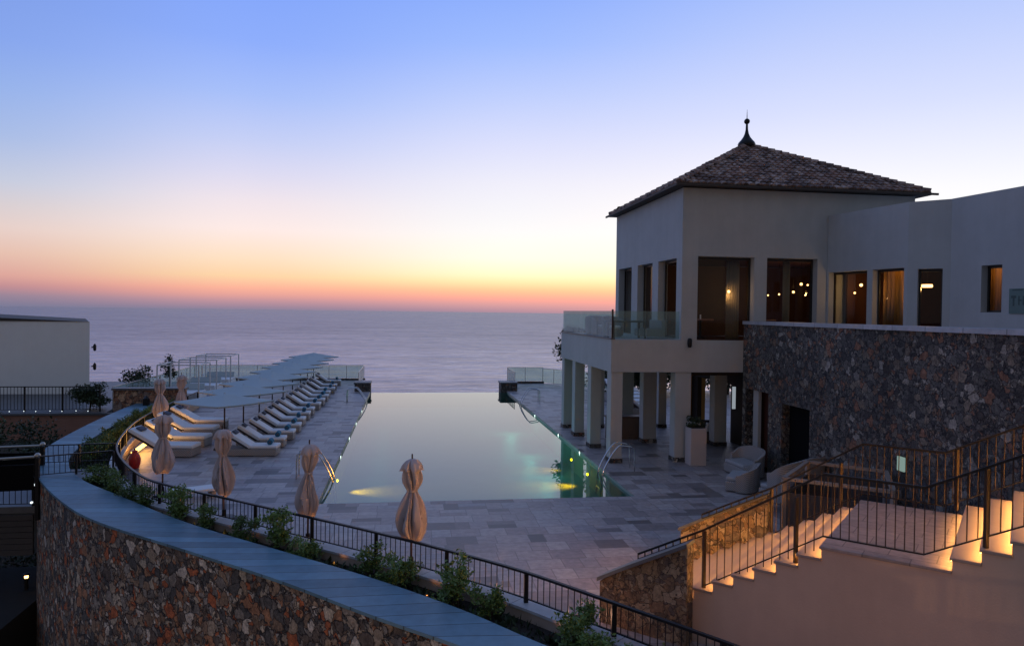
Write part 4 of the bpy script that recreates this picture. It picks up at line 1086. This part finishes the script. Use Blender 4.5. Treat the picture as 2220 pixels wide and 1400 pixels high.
fl = thing('added_flood_lamp', 'flood lamp on a post, added out of view to warm the plaster stair wall', 'flood lamp', (4.2,5.3,-.3))  # added beyond the frame to warm the stair wall
MB().tube([(0,0,0),(0,0,2.75)], .04, 10).build('post', M['black'], fl, smooth=True)
MB().obox((-.14,-.1,2.72), (.28,0,0), (0,.2,-.1), (0,.1,.2)).build('housing', M['black'], fl)
MB().obox((-.11,.103,2.63), (.22,0,0), (0,.01,-.005), (0,.075,.15)).build('lens', M['warmbulb'], fl)
lamp(fl, (.0,.2,2.68), 95, (1,.36,.13), .1, 'SPOT', (2.3,4.7,.05), 82, .7)
lantern((-7.5,7.5,-6.2), 3.0, 420, 'lamp post added out of view in the lower garden to light the curved stone wall', (1,.62,.38))
lantern((-2.0,4.0,-6.2), 3.0, 420, 'lamp post added out of view below the viewpoint to light the curved stone wall', (1,.62,.38))
bollard(ray(57,1276,-3.6), 1.5, 'single glowing garden lamp in the dark below the curved wall', None, (1,.62,.22))
gl = tree('dark_bush', 'dark bush beside the glowing garden lamp below the curved wall', 'bush', ray(30,1330,-5.2)+Vector((-1.2,2.5,-.6)), 2.2, 1.5, 700, .16, 88, .06, 12, None, .55)
MB().box(-13.6, 21.9, -6.6, -11.6, 24.9, -3.62) if False else None
struct(MB().prism([(-17,20),(-11.2,20),(-11.4,27),(-17,27)], -6.8, -3.6).build('lower_path', M['ground']))

# ------------------------------------------------------------------ closed umbrellas
def fold_fn(seed):
    ph_ = seed*1.7
    def f(a, i, z_):
        w = a + .5*mnoise.noise(Vector((math.cos(a)*1.3, math.sin(a)*1.3+seed*7, z_*1.6)))       # folds wander as they hang
        n1 = mnoise.noise(Vector((math.cos(a)*1.1+seed*3, math.sin(a)*1.1, z_*1.1+seed)))
        rid = abs(math.sin(4*w+ph_)); r2 = abs(math.sin(6.5*w+2.1*ph_+z_))
        k = 1 if z_ < 2.14 else .4
        return k*(.70*rid**.8-.46 + .40*r2-.25 + .14*abs(math.sin(11*w))-.09) + .42*n1*(1.2 if z_ < 1.5 else .8)
    return f
def umbrella(loc, lab, seed, s=1., lean=(0,0)):
    r = thing('closed_umbrella', lab, 'umbrella', loc, seed*1.3, 'closed beige umbrellas')
    pf = [(.004,2.36),(.05,2.35),(.13,2.32),(.19,2.26),(.225,2.18),(.215,2.13),(.15,2.125),(.165,2.05),(.17,1.96),(.155,1.87),(.12,1.78),(.085,1.70),(.08,1.67),
          (.095,1.62),(.13,1.53),(.165,1.41),(.20,1.27),(.225,1.12),(.23,.99),(.215,.87),(.185,.77),(.15,.69),(.12,.66)]
    hem = lambda a_, z_: .0 if z_ > 1.25 else .16*mnoise.noise(Vector((math.cos(a_)*1.4+seed*5, math.sin(a_)*1.4, seed)))*(1.25-z_)/.6
    k = 1+.08*math.sin(seed*2.2)
    um = MB().lathe([(a*k, b) for a, b in pf][::-1], 144, fold=fold_fn(seed))
    um.v = [(x+.012*math.sin(z_*4+seed), y, z_+hem(math.atan2(y,x), z_)) for x, y, z_ in um.v]
    um.build('canopy_cloth', M['umbrella'], r, smooth=True); r.rotation_euler = (R(1.3*math.sin(seed*3)), R(1.5*math.cos(seed*2)), seed*1.3)
    MB().lathe([(.088,1.655),(.098,1.665),(.098,1.695),(.088,1.705)], 20).build('tie_strap', M['umbrella'], r, smooth=True)
    MB().tube([(0,0,0),(0,0,2.46)], .026, 10, .016).build('pole', M['bronze'], r, smooth=True)
    MB().lathe([(.30,0),(.30,.05),(.06,.07),(.05,.25),(.04,.26)], 20).build('base', M['black'], r, smooth=True)
    r.scale = (s*.97,s*.97,s); return r
def at_depth(px, D):
    v = fw + rt*(px-CX)/F; v = Vector((v.x, v.y)) / Vector((v.x,v.y)).dot(Vector((math.sin(th), math.cos(th)))); return (v.x*D, v.y*D)
UM = [(at_depth(897,15.2),'closed beige umbrella before the near edge of the pool, nearest the stairs',1,1.),(at_depth(671,16.7),'closed beige umbrella in front of the near left corner of the pool',2,1.),
      (at_depth(489,18.6),'closed beige umbrella in front of the nearest lounger of the poolside row',3,1.),(at_depth(354,20.9),'closed beige umbrella nearest the red urn by the curved wall',4,1.),
      (at_depth(397,33.0),'closed greyish umbrella by the farthest lounger along the curved wall',5,1.02),(at_depth(348,31.5),'closed greyish umbrella near the red stone block',6,1.0)]
for (x, y), lab, sd, s in UM: umbrella((x,y,0), lab, sd, s)
# small uplights set in the deck along the kerb and in the planter
def spot(loc, w, lab, group, d_, col=(1,.55,.2), cone=110):
    r = thing('ground_light', lab, 'ground light', loc, 0, group)
    MB().lathe([(.055,0),(.055,.035),(.04,.04)], 12).build('casing', M['black'], r, smooth=True)
    MB().lathe([(.014,.041),(.016,.044),(.006,.047)], 10).build('lens', M['orangebulb'], r, smooth=True)
    lamp(r, (0,0,.09), w, col, .03, 'SPOT', Vector((0,0,.09))+Vector(d_), cone, 1); return r
for (x, y), lab, sd, s in UM[:4]:
    n_ = Vector((x,y,0)); q = min(rail_c, key=lambda p: (p.x-x)**2+(p.y-y)**2); dv = Vector((q.x-x,q.y-y,0)).normalized()
    spot((x+dv.x*.4, y+dv.y*.4, 0), 12, 'small warm uplight on the deck under the '+ORD[sd-1]+' closed umbrella from the stairs', 'warm uplights at the closed umbrellas', (-dv.x*.4,-dv.y*.4,.55), (1,.42,.12), 46)
kq = eqn(offset(rail_c, .26), 300); k = 0
for px, py in [(432,1136),(500,1152),(578,1158),(684,1180),(765,1205),(962,1262),(1087,1312),(1232,1366)]:
    p = ray(px, py, .2); i = min(range(300), key=lambda j: (kq[j].x-p.x)**2+(kq[j].y-p.y)**2); a = kq[i]; b = kq[min(299,i+1)]
    tn = (b-a).normalized(); on = Vector((-tn.y, tn.x, 0))
    if (Vector((a.x,a.y,0))+on-Vector((0,0,0))).length > Vector((a.x,a.y,0)).length: on = -on
    spot((a.x+on.x*.22, a.y+on.y*.22, .1), 1.6, 'small warm uplight in the planter soil against the kerb, '+ORD[k]+' along from the bridge', 'warm uplights in the planter', (-on.x*.3,-on.y*.3,.25), (1,.38,.1), 80); k += 1
for i, (x, y) in enumerate([(2.98,11.9),(1.55,13.45)]):
    bl = thing('kerb_light', ['low warm light on the deck inside the kerb, nearest the stone stair parapet','low warm light on the deck inside the kerb, between the parapet and the nearest umbrella'][i], 'ground light', (x,y,0), 0, 'low lights inside the kerb')
    MB().lathe([(.05,0),(.05,.12),(.06,.14)], 12).build('casing', M['black'], bl, smooth=True); MB().lathe([(.035,.141),(.04,.17),(.01,.19)], 10).build('lens', M['warmbulb'], bl, smooth=True)
    lamp(bl, (0,0,.3), 7, (1,.5,.3), .05)

# ------------------------------------------------------------------ sun loungers
def lounger_proto(Lg=1.9, Wd=.72, base=1.85):
    """foot at +x, head at -x; origin at the middle of the foot end on the ground"""
    r = thing('sun_lounger', 'x', 'sun lounger')
    MB().box(-base, -Wd/2, .02, -.02, Wd/2, .27).build('wicker_base', M['wicker'], r, bevel=.02)
    MB().box(-.97, -Wd/2+.01, .272, .0, Wd/2-.01, .40).build('mattress', M['mattress'], r, bevel=.035)
    a = R(33); c, s = math.cos(a), math.sin(a)
    MB().obox((-.99,-Wd/2+.01,.275), (-1.0*c,0,1.0*s), (0,Wd-.02,0), (.125*s,0,.125*c)).build('backrest', M['mattress'], r, bevel=.03)
    MB().obox((-1.0,-Wd/2+.03,.2), (-.98*c,0,.98*s), (0,Wd-.06,0), (.05*s,0,.05*c)).build('back_frame', M['slat'], r)
    MB().obox((-.99-.72*c+.13*s,-.17,.28+.72*s+.13*c), (-.2*c,0,.2*s), (0,.34,0), (.06*s,0,.06*c)).build('pillow', M['pillow'], r, bevel=.025)
    MB().box(-.985, -Wd/2+.012, .30, -.0, -Wd/2+.006, .31).build('piping', M['slat'], r)
    return r
lp = lounger_proto(); first = True
def towel(loc, rz, lab, first_=[None]):
    if first_[0] is None:
        mb = MB(); mb.tube([(0,-.22,.1),(0,.22,.1)], .1, 16)
        o = mb.build('rolled_towel', M['teal'], smooth=True, loc=loc); tag(o, lab, 'towel', 'teal towels on the poolside loungers'); first_[0] = o
        MB().lathe([(.03,0),(.055,.004),(.03,.008)], 12).build('towel_spiral', M['pillow'], o).matrix_local = Matrix.Translation((0,-.225,.1)) @ Matrix.Rotation(R(90),4,'X')
    else: o = dup(first_[0], loc, rz, lab)
    o.rotation_euler = (0,0,rz); return o
YS = [27.98,29.7,31.35,33.14,34.97,36.88,38.45,40.5,42.3,44.2,46.2,48.3,50.5,53.5]
for i, y in enumerate(YS):
    rz = R(random.uniform(-4,4)); x = -4.74+random.uniform(-.1,.1); lab = 'white poolside lounger with teal towel, '+ORD[i]+' from the near end of its row'
    if i == 0: o = lp; o.location = (x,y,0); o.rotation_euler = (0,0,rz); o['label'] = lab
    else: o = dup(lp, (x,y,0), rz, lab)
    o['group'] = 'loungers in the poolside row'
    towel((x-.30, y+.02, .40), R(random.uniform(-8,8)), 'teal towel roll on the '+ORD[i]+' poolside lounger from the near end')
lp2 = lounger_proto(base=1.0)
for i, (x, y, a) in enumerate([(-7.75,28.0,-8),(-7.85,30.0,-6),(-8.1,32.2,-4),(-8.2,34.3,-2)]):
    o = dup(lp2, (x,y,0), R(a), 'white lounger with its head to the curved wall, '+['nearest of the four','second of the four','third of the four','farthest of the four'][i], (1.3,1.2,1.15))
    o['group'] = 'loungers along the curved wall'
for ch in list(lp2.children): bpy.data.objects.remove(ch)
bpy.data.objects.remove(lp2)
for i, (x, y, a) in enumerate([(13.6,38,10),(13.9,39.8,10),(14.2,41.6,10),(14.5,43.4,10),(14.8,45.2,10)]):
    o = dup(lp, (x,y,0), R(a), 'white lounger glimpsed between the columns beyond the pavilion, '+ORD[i]+' of that row', (1.2,1.3,1.4))
    o['group'] = 'loungers beyond the pavilion'
# lights under the wall-side loungers, glowing bar and red urn
wl_ = thing('led_bar', 'glowing yellow light bar low on the curved wall behind the nearest wall-side lounger', 'light bar', (0,0,0))
a, b = Vector((-9.93,27.75,.16)), Vector((-10.05,29.7,.22))
MB().bar(a, b, .07, .12).build('lit_tube', M['ledbar'], wl_); MB().bar(a+Vector((-.06,0,0)), b+Vector((-.06,0,0)), .05, .14).build('casing', M['rail'], wl_)
lamp(wl_, (-9.75,28.3,.4), 26, (1,.47,.11), .15); lamp(wl_, (-9.8,29.5,.4), 18, (1,.47,.11), .15)
for i, (x, y) in enumerate([(-10.25,31.62),(-10.1,33.2),(-10.2,34.95)]):
    r = thing('wall_glow_lamp', ['small warm lamp behind the second wall-side lounger','warm lamp on the deck between the third and fourth wall-side loungers','small warm lamp at the foot of the closed umbrella by the farthest wall-side lounger'][i], 'ground light', (x,y,0), 0, 'warm lamps along the curved wall')
    MB().lathe([(.06,0),(.06,.1),(.05,.12)], 12).build('casing', M['black'], r, smooth=True); MB().sphere((0,0,.17), .06, 8).build('bulb', M['warmbulb'], r, smooth=True)
    lamp(r, (.05,0,.3), 16, (1,.47,.12), .06)
ur = thing('red_urn', 'red rounded urn standing on the deck beside the glowing light bar', 'urn', (-9.2,25.95,0))
MB().lathe([(.10,0),(.14,.02),(.18,.15),(.19,.3),(.16,.45),(.10,.53),(.09,.56),(.11,.6),(.03,.63)], 18).build('body', M['red'], ur, smooth=True)
MB().tube([(0,0,.62),(0,0,.68)], .03, 8).build('knob', M['black'], ur, smooth=True)
bn = thing('low_bench', 'low pale bench on the deck inside the curved railing between two closed umbrellas', 'bench', (-6.05,21.75,0), R(28))
MB().box(-.62,-.28,.2,.62,.28,.28).build('seat', M['mattress'], bn, bevel=.015)
for x in (-.45,.45): MB().box(x-.06,-.22,0,x+.06,.22,.2).build('leg', M['plaster'], bn)

# ------------------------------------------------------------------ canopies over the poolside row
def canopy_proto():
    r = thing('canopy_parasol', 'x', 'parasol')
    h = 1.84; zc, za = 1.87, 2.17; mb = MB()
    N = 6; vs = {}; V = []; Fc = []
    cr = [Vector((h*math.cos(R(k*90)), h*math.sin(R(k*90)), zc)) for k in range(4)]; ap = Vector((0,0,za))
    for k in range(4):
        a, b = cr[k], cr[(k+1)%4]; base = len(V)
        for i in range(N+1):
            for j in range(N+1-i if False else N+1):
                t_ = i/N; p = a.lerp(b, j/N).lerp(ap, t_)
                p.z -= .10*math.sin(math.pi*j/N)*(1-t_)**1.2*.3 + .02*math.sin(math.pi*t_)
                V.append(p)
        for i in range(N):
            for j in range(N):
                q = base+i*(N+1)+j; Fc.append((q,q+1,q+N+2,q+N+1))
        # valance
        base = len(V)
        for j in range(N+1):
            p = a.lerp(b, j/N); p.z -= .10*math.sin(math.pi*j/N)*.3; V += [p, p-Vector((0,0,.06))]
        for j in range(N): q = base+2*j; Fc.append((q,q+2,q+3,q+1))
    mb.add(V, Fc); o = mb.build('canopy_cloth', M['fabric'], r, smooth=True)
    md = o.modifiers.new('cloth', 'SOLIDIFY'); md.thickness = .008
    MB().tube([(0,0,0),(0,0,2.14)], .03, 8).build('pole', M['bronze'], r, smooth=True)
    MB().box(-.35,-.35,0,.35,.35,.06).build('base', M['slat'], r, bevel=.01)
    MB().lathe([(.05,2.15),(.04,2.18),(.01,2.2)], 10).build('finial', M['fabric'], r)
    for k in range(4):
        MB().tube([(0,0,2.08), cr[k]+Vector((0,0,-.04))], .012, 5).build('rib', M['frame'], r)
    return r
cp = canopy_proto(); NCAN = 9
for i in range(NCAN):
    y = 29.35 + 3.36*i; lab = 'pale square canopy over the poolside loungers, '+ORD[i]+' from the near end'
    if i == 0: o = cp; o.location = (-7.1,y,0); o.rotation_euler = (0,0,R(6)); o['label'] = lab
    else: o = dup(cp, (-7.12,y,.004*i), R(6+random.uniform(-1.5,1.5)), lab)
    o['group'] = 'canopies in the poolside row'

# ------------------------------------------------------------------ glass balustrades, cabanas
g1 = thing('glass_balustrade', 'glass balustrade with thin steel rail along the sea end of the lounger deck', 'glass railing', (0,0,0), 0, 'glass balustrades at the sea edge')
MB().box(-15.55,57.25,0,-3.3,57.4,.14).build('plinth', M['greystone'], g1)
glassrun(g1, (-15.5,57.3), (-3.4,57.3), .14, 1.02, 9); glassrun(g1, (-3.4,57.3), (-3.4,51.0), .14, 1.02, 4)
g2 = thing('glass_balustrade', 'glass balustrade along the left edge of the cabana deck behind the red stone block', 'glass railing', (0,0,0), 0, 'glass balustrades at the sea edge')
glassrun(g2, (-15.5,40.6), (-15.5,57.1), 0, 1.25, 9)
g3 = thing('glass_balustrade', 'glass balustrade round the sea end of the deck on the pavilion side', 'glass railing', (0,0,0), 0, 'glass balustrades at the sea edge')
MB().box(7.55,54.55,0,10.5,54.7,.16).build('plinth', M['greystone'], g3)
glassrun(g3, (7.62,50.7), (7.62,54.6), .1, 1.12, 4); glassrun(g3, (7.62,54.6), (10.4,54.6), .16, 1.08, 2); glassrun(g3, (10.4,54.6), (14.5,49), .05, 1.12, 6)
def cabana(loc, lab):
    r = thing('cabana_frame', lab, 'cabana', loc, 0, 'white cabana frames')
    w, d_, h = 2.3, 2.4, 2.15
    for x in (0,w):
        for y in (0,d_): MB().box(x-.035,y-.035,0,x+.035,y+.035,h-.036).build('post', M['white_paint'], r)
    for p, q in (((0,0),(w,0)),((w,0),(w,d_)),((w,d_),(0,d_)),((0,d_),(0,0))):
        MB().bar((*p,h), (*q,h), .06, .07).build('top_bar', M['white_paint'], r)
    MB().box(.15,.2,.08,w-.15,d_-.15,.34).build('daybed_base', M['mattress'], r, bevel=.02); MB().box(.18,.23,.345,w-.18,d_-.18,.5).build('mattress', M['mattress'], r, bevel=.04)
    MB().obox((.2,d_-.5,.5), (w-.4,0,0), (0,.18,.35), (0,-.12,.06)).build('bolster', M['fabric'], r, bevel=.04)
for i, y in enumerate([44.0,48.4,52.6]):
    cabana((-14.4-.12*i,y,0), 'open white-framed cabana with daybed, '+['nearest of the three','middle of the three','farthest of the three'][i]+' before the sea')
# plinth block of reddish stone with pale coping
rb = thing('stone_block', 'low block of reddish rubble stone with pale coping at the end of the planter', 'stone wall', (0,0,0))
MB().box(-15.25,40.0,-.6,-11.75,40.55,1.14).build('stone_face', M['redstone'], rb); MB().box(-15.33,39.93,1.142,-11.68,40.62,1.24).build('coping', M['kerb'], rb)
bx = thing('black_lantern', 'small black lantern standing on the slate coping before the red stone block', 'lantern', (-13.35,39.2,.46))
MB().box(-.13,-.13,0,.13,.13,.34).build('case', M['black'], bx, bevel=.01); MB().lathe([(.15,.34),(.06,.44),(.02,.48)], 4).build('cap', M['black'], bx)

# ------------------------------------------------------------------ left background
struct(MB().prism([(-60,39.4),(-15.4,39.4),(-15.65,41.0),(-15.65,56),(-60,56)], -3, .04).build('garden_terrace', M['capstone']))
fs = thing('timber_fascia', 'red-brown timber fascia below the fenced terrace at the left', 'fascia', (0,0,0))
mb = MB()
for k in range(8): mb.box(-60,39.3,-1.3+.155*k,-15.0,39.38,-1.3+.155*k+.148)
mb.build('boards', M['timber'], fs)
MB().prism([(-60,39.2),(-14.9,39.2),(-14.9,39.395),(-60,39.395)], -.05, .05).build('edge_slab', M['capstone'], fs)
fn = thing('terrace_fence', 'black bar fence along the terrace in front of the white building', 'fence', (0,0,0))
railing(fn, [Vector((-34,40.0,.045)),Vector((-15.9,40.0,.045))], 1.28, 1.82, .16, .1, .06, .045, M['black'], .07, .014)
k = 0
for i in range(9):
    x = -16.3-.62*i
    r = thing('terrace_light', 'tiny white light at the foot of the terrace fence, '+ORD[i]+' from the red stone block', 'ground light', (x,39.55+.12*(i%2),.05), 0, 'tiny lights along the terrace fence')
    MB().lathe([(.05,0),(.05,.03),(.04,.05)], 10).build('casing', M['steel'], r); MB().sphere((0,0,.07), .02, 6).build('bulb', M['coolbulb'], r)
wb = thing('white_building', 'plain white flat-roofed building behind the fence at the left edge', 'building', (0,0,0))
MB().prism([(-45,48),(-19.7,48),(-24.9,60),(-45,60)], -1, 4.55).build('wall', M['white_wall'], wb)
MB().add([(-45.2,47.8,4.55),(-19.72,47.97,4.552),(-24.92,60,4.552),(-45.2,60,4.55),(-45.2,47.8,5.5),(-45.2,60,5.5)], [(0,1,4),(3,5,2),(1,2,5,4),(0,4,5,3),(3,2,1,0)]).build('sloping_roof', M['soffit'], wb)
for i, z_ in enumerate((2.95,1.75)):
    r = thing('wall_lantern', ['upper','lower'][i]+' dark wall lantern on the corner of the white building', 'wall lamp', (-19.7,48.3,z_), 0, 'lanterns on the white building')
    MB().box(0,-.04,-.04,.16,.04,.04).build('bracket', M['black'], r); MB().lathe([(.03,-.24),(.09,-.18),(.1,.1),(.03,.22)], 10, (.18,0,0)).build('shade', M['black'], r, smooth=True)
# little bridge over the planter, with handrails, and the lower walkway
br = thing('little_bridge', 'small walkway crossing the planter between two black railings', 'bridge', (0,0,0))
MB().prism([(-8.75,23.45),(-9.25,24.65),(-11.3,24.5),(-10.7,22.8)], .12, .3).build('walkway', M['kerb'], br)
def brail(a, b, c_, lab):
    r = thing('bridge_railing', lab, 'railing', (0,0,0), 0, 'railings of the little bridge')
    railing(r, [Vector((*a,ZC)), Vector((*b,ZC))], .62, 1.2, .15, .08, .045, .035, M['black'], .05, .009)
    MB().tube([Vector((*b,ZC+.62)), Vector((*c_,ZC+.42))], .04, 8).build('handrail', M['rail'], r, smooth=True)
    e_ = (Vector(c_)-Vector(b)); n_ = Vector((-e_.y,e_.x)).normalized()*.03
    MB().obox((b[0]+e_.x*.012-n_.x,b[1]+e_.y*.012-n_.y,.1), (e_.x*.98,e_.y*.98,0), (n_.x*2,n_.y*2,0), (0,0,.75)).build('side_panel', M['blackdoor'], r)
    MB().sphere((b[0],b[1],ZC+.65), .085, 8).build('finial', M['rail'], r, smooth=True)
    MB().box(b[0]-.05,b[1]-.05,-.8,b[0]+.05,b[1]+.05,ZC+.62).build('end_post', M['black'], r)
brail((-8.95,23.5), (-10.75,22.75), (-18.2,21.6), 'black railing with pale handrail on the near side of the little bridge')
brail((-9.4,24.8), (-11.45,24.55), (-19.5,24.3), 'black railing with pale handrail on the far side of the little bridge')
lw = thing('lower_walkway', 'lower boarded walkway with bar railing meeting the curved wall at the left edge', 'walkway', (0,0,0))
MB().box(-22,24.0,-.92,-11.42,27,-.72).build('floor', M['kerb'], lw)
mb = MB()
for k in range(7): mb.box(-22,23.9,-2.2+.18*k,-11.42,23.97,-2.2+.18*k+.165)
mb.build('fascia_boards', M['slat'], lw)
lr = thing('walkway_railing', 'black bar railing on the lower walkway ending at the curved wall', 'railing', (0,0,0))
railing(lr, [Vector((-20,24.08,-.72)), Vector((-11.5,24.08,-.72))], .74, 1.7, .17, .07, .045, .035, M['black'], .06, .011)
for i, (px, py, z_) in enumerate([(6,1060,.06),(18,1048,.06),(73,1051,.06),(68,1089,-.66)]):
    p = ray(px,py,z_)
    d = fw + rt*(px-CX)/F - up*(py-CY)/F; p = Vector((0,0,H)) + d*((24.08-.08)/d.y)
    r = thing('walkway_light', ['tiny white light at the left edge of the lower walkway railing','tiny dim light second from the left on the lower walkway railing','tiny white light on the end post of the lower walkway railing','tiny white light at the foot of the lower walkway railing beside the curved wall'][i], 'ground light', p, 0, 'tiny lights on the lower walkway')
    MB().sphere((0,0,0), .035, 6).build('bulb', M['coolbulb'], r, smooth=True); MB().tube([(0,.03,0),(0,.06,0)], .04, 8).build('casing', M['steel'], r)
